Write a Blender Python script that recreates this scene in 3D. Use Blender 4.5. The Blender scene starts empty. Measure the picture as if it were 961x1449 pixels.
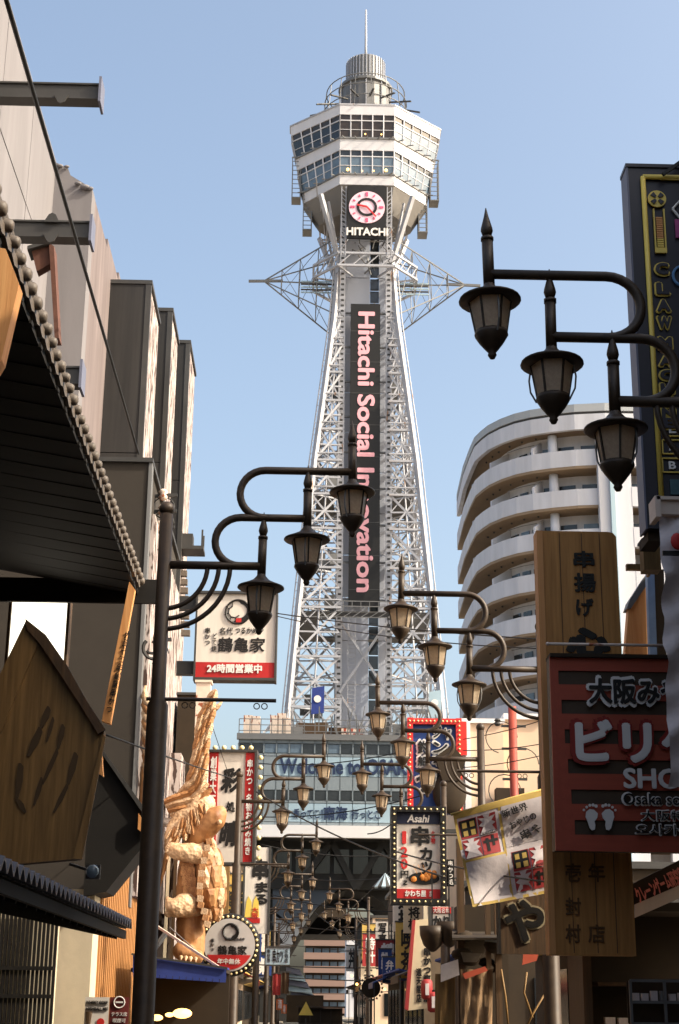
import bpy, bmesh, math, random
from mathutils import Matrix, Vector
random.seed(11)
scene = bpy.context.scene
COL = scene.collection
R_ = math.radians

# ------------------------------------------------------------------ camera
FPX, HOR, VPX, ROLL, EYE = 2150.0, 1420.0, 432.0, 0.0105, 1.55
pit = math.atan((HOR - 724.5) / FPX)
yaw = math.atan((480.5 - VPX) / (FPX / math.cos(pit)))
cp, sp, cyw, syw = math.cos(pit), math.sin(pit), math.cos(yaw), math.sin(yaw)
F = Vector((syw * cp, cyw * cp, sp)); R0 = Vector((cyw, -syw, 0)); U0 = Vector((-syw * sp, -cyw * sp, cp))
RV = R0 * math.cos(ROLL) + U0 * math.sin(ROLL)
UV = U0 * math.cos(ROLL) - R0 * math.sin(ROLL)
cd = bpy.data.cameras.new('camera'); cam = bpy.data.objects.new('camera', cd); COL.objects.link(cam)
cd.sensor_fit = 'VERTICAL'; cd.sensor_height = 36.0; cd.lens = FPX / 1449 * 36
cd.clip_start = 0.1; cd.clip_end = 5000
cam.matrix_world = Matrix(((RV.x, UV.x, -F.x, 0), (RV.y, UV.y, -F.y, 0), (RV.z, UV.z, -F.z, EYE), (0, 0, 0, 1)))
scene.camera = cam

# ------------------------------------------------------------------ sky and sun
SUN = Vector((0.74, -0.24, 0.62)).normalized()
w = bpy.data.worlds.new('World'); scene.world = w; w.use_nodes = True
nt = w.node_tree; bg = nt.nodes['Background']
sky = nt.nodes.new('ShaderNodeTexSky'); sky.sky_type = 'NISHITA'; sky.sun_disc = False
sky.sun_elevation = math.asin(SUN.z); sky.sun_rotation = math.atan2(SUN.x, SUN.y)
sky.air_density = 1.0; sky.dust_density = 6.0; sky.ozone_density = 1.0; sky.altitude = 10
nt.links.new(sky.outputs[0], bg.inputs[0]); bg.inputs[1].default_value = 0.15
sl = bpy.data.lights.new('sun', 'SUN'); sl.energy = 2.45; sl.angle = R_(0.5); sl.color = (1.0, 0.945, 0.875)
so = bpy.data.objects.new('sun', sl); COL.objects.link(so); so.rotation_euler = SUN.to_track_quat('Z', 'Y').to_euler()
so.location = (60, -20, 80)
vs = scene.view_settings
vs.view_transform = 'Standard'; vs.look = 'None'; vs.gamma = 1.0; vs.use_curve_mapping = False; vs.exposure = 1.18
vs.use_white_balance = True; vs.white_balance_temperature = 7000; vs.white_balance_tint = 6
scene.cycles.max_bounces = 6

# ------------------------------------------------------------------ layout helpers
def at(px, py, Y):
    d = F + RV * ((px - 480.5) / FPX) + UV * ((724.5 - py) / FPX)
    t = Y / d.y
    return Vector((d.x * t, Y, d.z * t + EYE))
def atx(px, py, X):
    d = F + RV * ((px - 480.5) / FPX) + UV * ((724.5 - py) / FPX)
    t = X / d.x
    return Vector((X, d.y * t, d.z * t + EYE))

# ------------------------------------------------------------------ materials
def lin(c):
    return tuple((x / 255 / 12.92 if x / 255 <= 0.04045 else ((x / 255 + 0.055) / 1.055) ** 2.4) for x in c)
MATS = {}
def mat(name, rgb, rough=0.7, metal=0.0, var=0.18, scale=3.0, bump=0.15, stretch=(1, 1, 1), c2=None, emit=0.0, spec=0.4, fleck=None, alpha=None, trans=0.0, detail=6):
    if name in MATS: return MATS[name]
    m = bpy.data.materials.new(name); m.use_nodes = True; n = m.node_tree; b = n.nodes['Principled BSDF']; L = n.links.new
    c = lin(rgb)
    tc = n.nodes.new('ShaderNodeTexCoord'); mp = n.nodes.new('ShaderNodeMapping'); mp.inputs['Scale'].default_value = stretch
    L(tc.outputs['Object'], mp.inputs[0])
    nz = n.nodes.new('ShaderNodeTexNoise'); nz.inputs['Scale'].default_value = scale; nz.inputs['Detail'].default_value = detail; nz.inputs['Roughness'].default_value = 0.62
    L(mp.outputs[0], nz.inputs[0])
    rp = n.nodes.new('ShaderNodeValToRGB'); e = rp.color_ramp.elements
    e[0].position = 0.3; e[1].position = 0.72
    lo = tuple(max(0, x * (1 - var)) for x in c); hi = tuple(min(1, x * (1 + var)) for x in c)
    if c2: lo, hi = c, lin(c2)
    e[0].color = (*lo, 1); e[1].color = (*hi, 1)
    L(nz.outputs['Fac'], rp.inputs[0])
    out = rp.outputs[0]
    if fleck:
        fc, fs, fst, th = fleck
        mp2 = n.nodes.new('ShaderNodeMapping'); mp2.inputs['Scale'].default_value = fst; L(tc.outputs['Object'], mp2.inputs[0])
        n2 = n.nodes.new('ShaderNodeTexNoise'); n2.inputs['Scale'].default_value = fs; n2.inputs['Detail'].default_value = 3; L(mp2.outputs[0], n2.inputs[0])
        r2 = n.nodes.new('ShaderNodeValToRGB'); r2.color_ramp.elements[0].position = th; r2.color_ramp.elements[1].position = th + 0.04
        L(n2.outputs['Fac'], r2.inputs[0])
        mx = n.nodes.new('ShaderNodeMixRGB'); mx.inputs[2].default_value = (*lin(fc), 1); L(r2.outputs[0], mx.inputs[0]); L(out, mx.inputs[1]); out = mx.outputs[0]
    L(out, b.inputs['Base Color'])
    b.inputs['Roughness'].default_value = rough; b.inputs['Metallic'].default_value = metal; b.inputs['Specular IOR Level'].default_value = spec
    if bump:
        bp = n.nodes.new('ShaderNodeBump'); bp.inputs['Strength'].default_value = bump; bp.inputs['Distance'].default_value = 0.02
        L(nz.outputs['Fac'], bp.inputs['Height']); L(bp.outputs[0], b.inputs['Normal'])
    if emit:
        L(out, b.inputs['Emission Color']); b.inputs['Emission Strength'].default_value = emit
    if trans: b.inputs['Transmission Weight'].default_value = trans
    MATS[name] = m; return m
def wood(name, rgb, c2, scale=2.0, rough=0.6, along='z', **k):
    st = {'z': (9, 9, 0.5), 'x': (0.5, 9, 9), 'y': (9, 0.5, 9)}[along]
    return mat(name, rgb, rough=rough, c2=c2, scale=scale, stretch=st, bump=0.25, **k)

black_iron = mat('black_iron', (60, 46, 33), 0.5, 0.1, 0.3, 8, 0.1)
def lantern_glass():
    m = bpy.data.materials.new('milky_lantern_glass'); m.use_nodes = True; n = m.node_tree; b = n.nodes['Principled BSDF']; L = n.links.new
    tr = n.nodes.new('ShaderNodeBsdfTranslucent'); mx = n.nodes.new('ShaderNodeMixShader'); mx.inputs[0].default_value = .62
    nz = n.nodes.new('ShaderNodeTexNoise'); nz.inputs['Scale'].default_value = 7; rp = n.nodes.new('ShaderNodeValToRGB')
    rp.color_ramp.elements[0].color = (.62, .46, .32, 1); rp.color_ramp.elements[1].color = (.9, .76, .58, 1); L(nz.outputs[0], rp.inputs[0])
    L(rp.outputs[0], tr.inputs[0]); L(rp.outputs[0], b.inputs['Base Color']); b.inputs['Roughness'].default_value = .3
    L(b.outputs[0], mx.inputs[1]); L(tr.outputs[0], mx.inputs[2]); L(mx.outputs[0], n.nodes['Material Output'].inputs[0]); return m
glass_milk = lantern_glass()
steel_white = mat('white_steel', (166, 166, 171), 0.5, 0, 0.2, 0.5, 0.05, fleck=((150, 120, 100), 1.2, (2, 2, .4), 0.66))
steel_grey = mat('grey_steel', (112, 111, 110), 0.5, 0.2, 0.2, 0.6, 0.05)
steel_dark = mat('dark_steel', (66, 64, 62), 0.5, 0.2, 0.25, 1, 0.05)
deck_white = mat('white_cladding', (206, 204, 207), 0.55, 0, 0.07, 0.4, 0.02, stretch=(2, 2, .3))
deck_under = mat('deck_underside_paint', (116, 111, 106), 0.7, 0, 0.1, 0.5, 0.02)
core_grey = mat('core_cladding', (165, 168, 178), 0.5, 0, 0.1, 0.5, 0.02)
glass_dark = mat('dark_window_glass', (38, 41, 44), 0.12, 0, 0.35, 1.2, 0.0, spec=0.6)
glass_warm = mat('brownish_window_glass', (52, 42, 34), 0.2, 0, 0.4, 1.5, 0.0, spec=0.5)
glass_blue = mat('bluish_window_glass', (92, 108, 122), 0.12, 0, 0.3, 0.8, 0.0, spec=0.6)
pink = mat('pink_sign_letters', (232, 168, 176), 0.5, 0, 0.04, 2, 0)
sign_black = mat('black_sign_face', (20, 16, 12), 0.5, 0, 0.2, 1, 0.0)
clock_white = mat('clock_face_white', (232, 196, 208), 0.5, 0, 0.04, 1, 0)
clock_pink = mat('clock_mark_pink', (222, 84, 120), 0.5, 0, 0.04, 1, 0)
clock_red = mat('clock_hand_red', (190, 42, 44), 0.5, 0, 0.04, 1, 0)
letter_white = mat('white_letters', (226, 220, 214), 0.55, 0, 0.05, 2, 0)
letter_black = mat('black_letters', (26, 22, 20), 0.55, 0, 0.05, 2, 0)
letter_red = mat('red_letters', (190, 38, 36), 0.55, 0, 0.05, 2, 0)
letter_navy = mat('navy_letters', (36, 52, 84), 0.55, 0, 0.08, 2, 0)
sign_white = mat('white_sign_face', (216, 206, 195), 0.5, 0, 0.13, 1.6, 0.03, stretch=(2.5, 1, .35))
sign_red = mat('red_sign_face', (178, 34, 34), 0.5, 0, 0.1, 1, 0.0)
bulb_cream = mat('cream_bulb_glass', (236, 214, 160), 0.25, 0, 0.05, 1, 0)
bulb_red = mat('red_bulb_housing', (205, 50, 44), 0.4, 0, 0.1, 1, 0)
concrete = mat('board_marked_concrete', (118, 114, 116), 0.85, 0, 0.13, 1.3, 0.3, stretch=(1.2, 1.2, .2))
concrete_brown = mat('brownish_concrete', (110, 99, 98), 0.85, 0, 0.28, 1.4, 0.4, stretch=(2, 2, .2))  # browner, streaked concrete of the second volume
fin_dark = mat('charcoal_panel', (40, 37, 35), 0.6, 0, 0.5, 1.4, 0.15, stretch=(3, 3, .12))
birch = mat('flecked_white_wall', (180, 167, 162), 0.75, 0, 0.1, 1.5, 0.5, fleck=((70, 52, 46), 5, (2.0, 2.0, .45), 0.5))
wall_grey = mat('dark_grey_plaster', (50, 44, 38), 0.85, 0, 0.1, 2, 0.15)
soffit_mat = mat('dark_soffit_wood', (22, 16, 10), 0.8, 0, 0.3, 2, 0.2)  # near-black brown wood, evenly dark
tile_grey = mat('weathered_eave_tile', (100, 89, 79), 0.55, 0, 0.3, 7, 0.3)
tile_dark = mat('dark_glazed_roof_tile', (70, 72, 84), 0.35, 0, 0.3, 5, 0.2)
wood_board = wood('brown_shop_board', (98, 72, 38), (144, 110, 64))
wood_dark = wood('dark_wood', (60, 44, 28), (92, 66, 40))
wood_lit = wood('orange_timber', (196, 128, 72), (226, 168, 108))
wood_tall = wood('varnished_tall_board', (158, 106, 52), (200, 142, 78))
wood_slat = wood('slat_wood', (150, 98, 52), (190, 136, 84))
carve = mat('carved_statue_wood', (122, 76, 42), 0.55, 0, 0, 3.0, 0.5, c2=(192, 142, 94), stretch=(1, 1, .5))
carve_light = mat('pale_carved_wood', (152, 112, 76), 0.55, 0, 0, 4.0, 0.5, c2=(216, 186, 152))
for cm, sc_v, st_v in ((carve, 9, .35), (carve_light, 16, .6)):
    n = cm.node_tree; bp0 = n.nodes['Bump']; vo = n.nodes.new('ShaderNodeTexVoronoi'); vo.inputs['Scale'].default_value = sc_v
    tc0 = n.nodes['Texture Coordinate']; n.links.new(tc0.outputs['Object'], vo.inputs['Vector'])
    b2 = n.nodes.new('ShaderNodeBump'); b2.inputs['Strength'].default_value = st_v; b2.inputs['Distance'].default_value = .03
    n.links.new(vo.outputs['Distance'], b2.inputs['Height']); n.links.new(bp0.outputs[0], b2.inputs['Normal']); n.links.new(b2.outputs[0], n.nodes['Principled BSDF'].inputs['Normal'])
cream = mat('cream_plaster', (206, 190, 164), 0.85, 0, 0.08, 3, 0.2)
beige = mat('beige_wall', (212, 186, 160), 0.85, 0, 0.08, 0.6, 0.1)
asphalt = mat('asphalt', (64, 62, 60), 0.9, 0, 0.2, 6, 0.3)
paving = mat('paving_stone', (140, 130, 116), 0.85, 0, 0.2, 4, 0.2)
apt = mat('apartment_concrete', (194, 194, 200), 0.8, 0, 0.12, 0.8, 0.05, stretch=(1.5, 1.5, .2))
apt_soffit = mat('apartment_soffit', (140, 120, 98), 0.85, 0, 0.08, 0.5, 0.05)
apt_cap = mat('apartment_roof_cap', (160, 163, 166), 0.6, 0, 0.06, 0.5, 0.02)
base_panel = mat('grey_blue_base_panel', (128, 137, 142), 0.5, 0, 0.12, 0.5, 0.02)
base_sign = mat('pale_blue_sign_panel', (158, 180, 192), 0.5, 0, 0.06, 0.5, 0.02)
base_white = mat('white_fascia', (226, 222, 220), 0.55, 0, 0.05, 0.5, 0.02)
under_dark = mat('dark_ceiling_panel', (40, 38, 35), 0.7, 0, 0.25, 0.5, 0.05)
slate_blue = mat('slate_blue_panel', (66, 74, 84), 0.6, 0, 0.12, 0.4, 0.05)
awn_blue = mat('blue_awning_canvas', (38, 56, 124), 0.75, 0, 0.15, 5, 0.2)
blue_sign = mat('blue_sign_face', (32, 62, 122), 0.5, 0, 0.12, 1, 0)
rust_white = mat('rusty_white_paint', (216, 196, 180), 0.7, 0, 0.1, 4, 0.2, fleck=((140, 74, 44), 3, (1, 1, 1), 0.6))
cloth_white = mat('crumpled_white_vinyl', (206, 194, 192), 0.6, 0, 0.12, 6, 0.3)
cloth_yellow = mat('yellow_vinyl', (190, 158, 84), 0.6, 0, 0.15, 5, 0.2)
cloth_red = mat('red_vinyl', (160, 52, 52), 0.6, 0, 0.15, 5, 0.2)
gold = mat('gold_neon_tube', (226, 194, 92), 0.4, 0, 0.08, 2, 0)
navy = mat('dark_navy_sign_face', (42, 38, 46), 0.4, 0, 0.2, 1, 0)
side_grey = mat('blue_grey_sign_side', (98, 100, 116), 0.5, 0, 0.1, 1, 0.05)
cable = mat('black_cable', (24, 22, 20), 0.6, 0, 0.1, 2, 0)
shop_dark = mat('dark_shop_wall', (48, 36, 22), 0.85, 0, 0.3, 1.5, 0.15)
red_stripe = mat('red_sign_stripe', (168, 74, 52), 0.55, 0, 0.12, 2, 0.02)
warm_light = mat('warm_lamp_glow', (255, 190, 110), 0.5, emit=2.5, var=0.05, bump=0)
box_white = mat('glowing_white_box', (255, 247, 236), 0.5, emit=1.0, var=0.02, bump=0)  # white face with its own even glow
plant = mat('plant_leaf', (62, 84, 40), 0.6, 0, 0.4, 3, 0)
plastic = mat('clear_plastic_sheet', (140, 112, 84), 0.25, 0, 0.4, 5, 0.6, stretch=(4, 4, .5), spec=0.8)
far_pink = mat('pinkish_far_balcony', (134, 110, 100), 0.8, 0, 0.06, 0.3, 0.02)

# ------------------------------------------------------------------ mesh builder
class MB:
    def __init__(s): s.v = []; s.f = []
    def add(s, vs, fs):
        o = len(s.v); s.v += [tuple(v) for v in vs]; s.f += [tuple(i + o for i in f) for f in fs]; return s
    def hexa(s, p):
        return s.add(p, [(0, 3, 2, 1), (4, 5, 6, 7), (0, 1, 5, 4), (1, 2, 6, 5), (2, 3, 7, 6), (3, 0, 4, 7)])
    def box(s, c, d, m=None):
        x, y, z = d[0] / 2, d[1] / 2, d[2] / 2
        p = [Vector(q) for q in ((-x, -y, -z), (x, -y, -z), (x, y, -z), (-x, y, -z), (-x, -y, z), (x, -y, z), (x, y, z), (-x, y, z))]
        if m: p = [m @ q for q in p]
        return s.hexa([q + Vector(c) for q in p])
    def box2(s, a, b):
        return s.box([(a[i] + b[i]) / 2 for i in range(3)], [abs(b[i] - a[i]) for i in range(3)])
    def bar(s, p, q, w, h=None):
        p, q = Vector(p), Vector(q); d = q - p
        r = d.to_track_quat('Z', 'Y').to_matrix()
        return s.box((p + q) / 2, (w, h or w, d.length), r)
    def tube(s, pts, r, n=8, cap=True):
        pts = [Vector(p) for p in pts]; rs = r if isinstance(r, (list, tuple)) else [r] * len(pts)
        vs, fs = [], []; up = None
        for i, p in enumerate(pts):
            d = (pts[min(i + 1, len(pts) - 1)] - pts[max(i - 1, 0)]).normalized()
            if up is None: up = d.orthogonal().normalized()
            a = (up - d * up.dot(d)); a = a.normalized() if a.length > 1e-6 else d.orthogonal().normalized()
            up = a; b = d.cross(a)
            for k in range(n):
                t = 2 * math.pi * k / n; vs.append(p + (a * math.cos(t) + b * math.sin(t)) * rs[i])
        for i in range(len(pts) - 1):
            for k in range(n):
                k2 = (k + 1) % n; fs.append((i * n + k, i * n + k2, (i + 1) * n + k2, (i + 1) * n + k))
        if cap:
            fs.append(tuple(range(n - 1, -1, -1))); o = (len(pts) - 1) * n; fs.append(tuple(range(o, o + n)))
        return s.add(vs, fs)
    def lathe(s, prof, n=16, c=(0, 0, 0), m=None):
        vs, fs = [], []
        for r, z in prof:
            for k in range(n):
                t = 2 * math.pi * k / n; q = Vector((r * math.cos(t), r * math.sin(t), z))
                if m: q = m @ q
                vs.append(q + Vector(c))
        for i in range(len(prof) - 1):
            for k in range(n):
                k2 = (k + 1) % n; fs.append((i * n + k, i * n + k2, (i + 1) * n + k2, (i + 1) * n + k))
        fs.append(tuple(range(n - 1, -1, -1))); o = (len(prof) - 1) * n; fs.append(tuple(range(o, o + n)))
        return s.add(vs, fs)
    def prism(s, poly, y0, y1):
        n = len(poly)
        vs = [(x, y0, z) for x, z in poly] + [(x, y1, z) for x, z in poly]
        fs = [tuple(range(n)), tuple(range(2 * n - 1, n - 1, -1))] + [(i, i + n, (i + 1) % n + n, (i + 1) % n) for i in range(n)]
        return s.add(vs, fs)
    def prismz(s, poly, z0, z1):
        n = len(poly)
        vs = [(x, y, z0) for x, y in poly] + [(x, y, z1) for x, y in poly]
        fs = [tuple(range(n - 1, -1, -1)), tuple(range(n, 2 * n))] + [(i, (i + 1) % n, (i + 1) % n + n, i + n) for i in range(n)]
        return s.add(vs, fs)
    def strip(s, pts, t, z0, z1):           # wall of thickness t along plan polyline (offset to the left of travel)
        P = [Vector((p[0], p[1])) for p in pts]; nn = []
        for i in range(len(P)):
            d = (P[min(i + 1, len(P) - 1)] - P[max(i - 1, 0)]).normalized(); nn.append(Vector((-d.y, d.x)))
        for i in range(len(P) - 1):
            a, b = P[i], P[i + 1]; c, d = b + nn[i + 1] * t, a + nn[i] * t
            s.hexa([(a.x, a.y, z0), (b.x, b.y, z0), (c.x, c.y, z0), (d.x, d.y, z0), (a.x, a.y, z1), (b.x, b.y, z1), (c.x, c.y, z1), (d.x, d.y, z1)])
        return s
    def sphere(s, c, r, nu=10, nv=6, sc=(1, 1, 1)):
        prof = [(max(1e-4, r * math.sin(math.pi * i / nv)), -r * math.cos(math.pi * i / nv)) for i in range(nv + 1)]
        return s.lathe(prof, nu, c, Matrix.Diagonal(sc))
    def mesh(s, name, m):
        me = bpy.data.meshes.new(name); me.from_pydata(s.v, [], s.f); me.validate(); me.update()
        bm = bmesh.new(); bm.from_mesh(me); bmesh.ops.recalc_face_normals(bm, faces=bm.faces); bm.to_mesh(me); bm.free()
        if m: me.materials.append(m)
        return me
    def build(s, name, m, parent=None, smooth=False):
        me = s.mesh(name, m)
        if smooth: me.shade_smooth()
        return inst(name, me, parent)
def inst(name, me, parent=None, loc=None, rot=None, sc=None, mtx=None):
    o = bpy.data.objects.new(name, me); COL.objects.link(o); o.parent = parent
    if mtx is not None: o.matrix_basis = mtx
    if loc is not None: o.location = loc
    if rot is not None: o.rotation_euler = rot
    if sc is not None: o.scale = sc if hasattr(sc, '__len__') else (sc, sc, sc)
    return o
def tag(o, label, cat, group=None):
    o['label'] = label; o['category'] = cat
    if group: o['group'] = group
    return o
def thing(name, label, cat, loc=(0, 0, 0), rotz=0.0, group=None):
    o = bpy.data.objects.new(name, None); COL.objects.link(o); o.location = loc; o.rotation_euler = (0, 0, rotz)
    o.empty_display_size = 0.2
    return tag(o, label, cat, group)
def struct(o, kind='structure'): o['kind'] = kind; return o
def copy_tree(o, parent=None):
    c = o.copy(); COL.objects.link(c); c.parent = parent
    for ch in list(o.children): copy_tree(ch, c)
    return c
UNIT = {}
def unit_box(m):
    if m.name not in UNIT: UNIT[m.name] = MB().box((0, 0, 0), (1, 1, 1)).mesh('piece', m)
    return UNIT[m.name]
def piece(name, c, d, m, parent, rot=None):
    return inst(name, unit_box(m), parent, c, rot, d)
def barobj(name, p, q, wd, m, parent, h=None):
    p, q = Vector(p), Vector(q); d = q - p
    r = d.to_track_quat('Z', 'Y').to_matrix().to_4x4()
    return inst(name, unit_box(m), parent, mtx=Matrix.Translation((p + q) / 2) @ r @ Matrix.Diagonal((wd, h or wd, d.length, 1)))
def tubeobj(name, pts, r, m, parent, n=8):
    return MB().tube(pts, r, n).build(name, m, parent, True)

# ------------------------------------------------------------------ lettering
def text_mesh(body, m, bold=0.0, res=3, vert=False, line=1.0, shear=0.0):
    c = bpy.data.curves.new('lettering', 'FONT'); c.body = '\n'.join(body) if vert else body
    c.resolution_u = res; c.align_x = 'CENTER' if vert or '\n' in body else 'LEFT'; c.space_line = line; c.extrude = 0.004; c.shear = shear
    o = bpy.data.objects.new('lettering', c); COL.objects.link(o)
    dg = bpy.context.evaluated_depsgraph_get()
    me = bpy.data.meshes.new_from_object(o.evaluated_get(dg)); bpy.data.objects.remove(o)
    if bold > 0:                         # heavier strokes: the glyph repeated around a small circle, each a hair deeper
        V = [tuple(v.co) for v in me.vertices]; P_ = [tuple(p.vertices) for p in me.polygons]; nv = len(V); v2, p2 = [], []
        ringn = [(0, 0)] + [(bold * math.cos(k * math.pi / 4), bold * math.sin(k * math.pi / 4)) for k in range(8)]
        if bold > .06: ringn += [(bold * .5 * math.cos(k * math.pi / 2), bold * .5 * math.sin(k * math.pi / 2)) for k in range(4)]
        for j, (dx, dy) in enumerate(ringn):
            v2 += [(x + dx, y + dy, z * (1 - .03 * j)) for x, y, z in V]; p2 += [tuple(i + j * nv for i in p) for p in P_]
        me = bpy.data.meshes.new('lettering'); me.from_pydata(v2, [], p2); me.update()
    me.materials.clear(); me.materials.append(m); return me
def text(body, m, parent, cx, cz, wd, ht, y, bold=0.0, vert=False, rot=0.0, line=1.0, shear=0.0, depth=0.012, outline=None, ob=0.05, keep=False):
    """flat lettering fitted into a box wd x ht centred at local (cx, cz), facing -Y"""
    if outline is not None: text(body, outline, parent, cx, cz, wd + 0.0, ht, y + depth * 0.6, bold + ob, vert, rot, line, shear, depth)
    me = text_mesh(body, m, bold, vert=vert, line=line, shear=shear)
    xs = [v.co.x for v in me.vertices]; ys = [v.co.y for v in me.vertices]
    x0, x1, y0, y1 = min(xs), max(xs), min(ys), max(ys)
    g = 2 * ob if outline is None else 0
    sx = wd / max(1e-5, x1 - x0); sy = ht / max(1e-5, y1 - y0)
    if keep: sx = sy = min(sx, sy)
    T = Matrix.Translation((cx, y, cz)) @ Matrix.Rotation(rot, 4, 'Y') @ Matrix.Rotation(math.pi / 2, 4, 'X') @ Matrix.Diagonal((sx, sy, depth / 0.008, 1)) @ Matrix.Translation((-(x0 + x1) / 2, -(y0 + y1) / 2, 0))
    me.transform(T)
    return inst('lettering', me, parent)
class Plane:                         # a sign plane at depth Y, root at its bottom middle; px() gives local coordinates
    def __init__(s, x0, y0, x1, y1, Y):
        xm, ym = (x0 + x1) / 2, (y0 + y1) / 2
        a, b = at(xm, y0, Y), at(xm, y1, Y); l, r = at(x0, ym, Y), at(x1, ym, Y)
        s.Y = Y; s.w = r.x - l.x; s.h = a.z - b.z; s.loc = Vector(((l.x + r.x) / 2, Y, b.z))
    def px(s, x, y):
        q = at(x, y, s.Y) - s.loc; return q.x, q.z
    def text(s, body, m, par, x0, y0, x1, y1, y, **k):
        cx, cz = s.px((x0 + x1) / 2, (y0 + y1) / 2); mp = at(x1, y0, s.Y) - at(x0, y1, s.Y)
        q = at((x0 + x1) / 2, y0, s.Y).z - at((x0 + x1) / 2, y1, s.Y).z; ww = at(x1, (y0 + y1) / 2, s.Y).x - at(x0, (y0 + y1) / 2, s.Y).x
        return text(body, m, par, cx, cz, ww, q, y, **k)
def arc(cx, cz, r, a0, a1, n=12, y=0):
    return [(cx + r * math.cos(a0 + (a1 - a0) * i / n), y, cz + r * math.sin(a0 + (a1 - a0) * i / n)) for i in range(n + 1)]

# ================================================================== ground
struct(MB().box((0, 300, -0.5), (3000, 2600, 1.0)).build('ground', paving))
struct(MB().box((0.95, 150, -0.046), (4.7, 340, 0.1)).build('road', asphalt))
for x in (-1.55, 3.45):
    struct(MB().box((x, 150, 0.03), (0.3, 340, 0.14)).build('kerb', paving))

# ================================================================== tower
TX, TY = 5.5, 145.0
tower = thing('observation_tower', 'tall white lattice tower with clock, black vertical banner and glazed viewing deck', 'tower', (TX, TY, 0))
HZ = [(20, 7.6), (27.4, 7.05), (37, 6.3), (52.2, 5.0), (68.4, 3.2), (75, 2.75), (83.2, 5.3)]
def hw(z):
    for (a, b), (c, d) in zip(HZ, HZ[1:]):
        if z <= c: return b + (d - b) * (z - a) / (c - a)
    return HZ[-1][1]
lev = [22, 27.4, 32.2, 37, 41, 45, 48.6, 52.2, 55.6, 58.8, 62, 65.2, 68.4, 71.7, 75]
lattice = MB()
cor = [(-1, -1), (1, -1), (1, 1), (-1, 1)]
def cpt(i, z, k=1.0): return Vector((cor[i % 4][0] * hw(z) * k, cor[i % 4][1] * hw(z) * k, z))
for i in range(4):                     # legs, each a built-up box column that follows the curve
    leg = MB()
    for a, b in zip(lev, lev[1:]): leg.bar(cpt(i, a), cpt(i, b), 0.44)
    leg.bar(cpt(i, 75), cpt(i, 81.6) * 1.0, 0.42)
    leg.build('leg', steel_white, tower)
    for a, b in zip(lev, lev[1:]):     # light ladder trim outside each leg
        o = Vector((cor[i][0] * 0.5, 0, 0))
        lattice.bar(cpt(i, a) + o, cpt(i, b) + o, 0.09)
        for t in range(5):
            p = cpt(i, a).lerp(cpt(i, b), t / 5); lattice.bar(p, p + o, 0.05)
nb = 0
for f in range(4):
    for li, (a, b) in enumerate(zip(lev, lev[1:])):
        A, B, C, D = cpt(f, a), cpt(f + 1, a), cpt(f + 1, b), cpt(f, b)
        if f == 0:
            for P0 in (A, B):
                barobj('girder', P0, (math.copysign(2.3, P0.x), P0.y, a), 0.2, steel_white, tower)
                n2 = max(2, int((abs(P0.x) - 2.3) / .8)); q0, q1 = P0, Vector((math.copysign(2.3, P0.x), P0.y, a)); lo = Vector((0, 0, .75))
                lattice.bar(q0 + lo, q1 + lo, .12)
                for k in range(n2): lattice.bar(q0.lerp(q1, k / n2) + (lo if k % 2 else Vector()), q0.lerp(q1, (k + 1) / n2) + (Vector() if k % 2 else lo), .06)
        else: barobj('girder', A, B, 0.2, steel_white, tower)
        # lattice girder: second chord and zigzag
        lo = Vector((0, 0, 0.75))
        if f: lattice.bar(A + lo, B + lo, 0.12)
        nseg = max(4, int((B - A).length / 0.9)) if f else 0
        for k in range(nseg):
            p, q = A.lerp(B, k / nseg), A.lerp(B, (k + 1) / nseg)
            lattice.bar(p + (lo if k % 2 else Vector()), q + (Vector() if k % 2 else lo), 0.06)
        if f in (0, 2):
            for P0, P1, sx in ((A, D, A.x / abs(A.x)), (B, C, B.x / abs(B.x))):
                I0, I1 = Vector((sx * 2.5, P0.y * .96, a)), Vector((sx * 2.4, P1.y * .96, b))
                barobj('brace', P0, I1, 0.21, steel_white, tower); barobj('brace', I0, P1, 0.17, steel_grey if f else steel_white, tower)
                lattice.bar(P0.lerp(I0, .5), P1.lerp(I1, .5), .12); lattice.bar(P0.lerp(P1, .5), I0.lerp(I1, .5), .14); lattice.bar(P0.lerp(I0, .5), P0.lerp(P1, .5), .09); lattice.bar(P1.lerp(I1, .5), I0.lerp(I1, .5), .09)
                lattice.bar(P0.lerp(P1, .5), P1.lerp(I1, .5), .07)
            continue
        M_ = (C + D) / 2
        barobj('brace', A, M_, 0.2, steel_white, tower); barobj('brace', B, M_, 0.2, steel_white, tower)
        lattice.bar(A.lerp(M_, .5), D.lerp(A, .5), 0.1); lattice.bar(B.lerp(M_, .5), C.lerp(B, .5), 0.1)
        lattice.bar(A.lerp(M_, .5), D, 0.1); lattice.bar(B.lerp(M_, .5), C, 0.1)
        lattice.bar(A.lerp(M_, .5), B.lerp(M_, .5), 0.09)
# plan bracing and inner ties to the core
for z in lev[1:]:
    h = hw(z)
    for sx, sy in cor:
        barobj('tie', (sx * h, sy * h, z), (sx * 2.35, sy * 2.35, z + 0.4), 0.14, steel_white, tower)
        if sy > 0: lattice.bar((sx * h, 0, z), (0, sy * h, z), 0.1)
struct(lattice.build('lacing', steel_white, tower), 'stuff')
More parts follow.
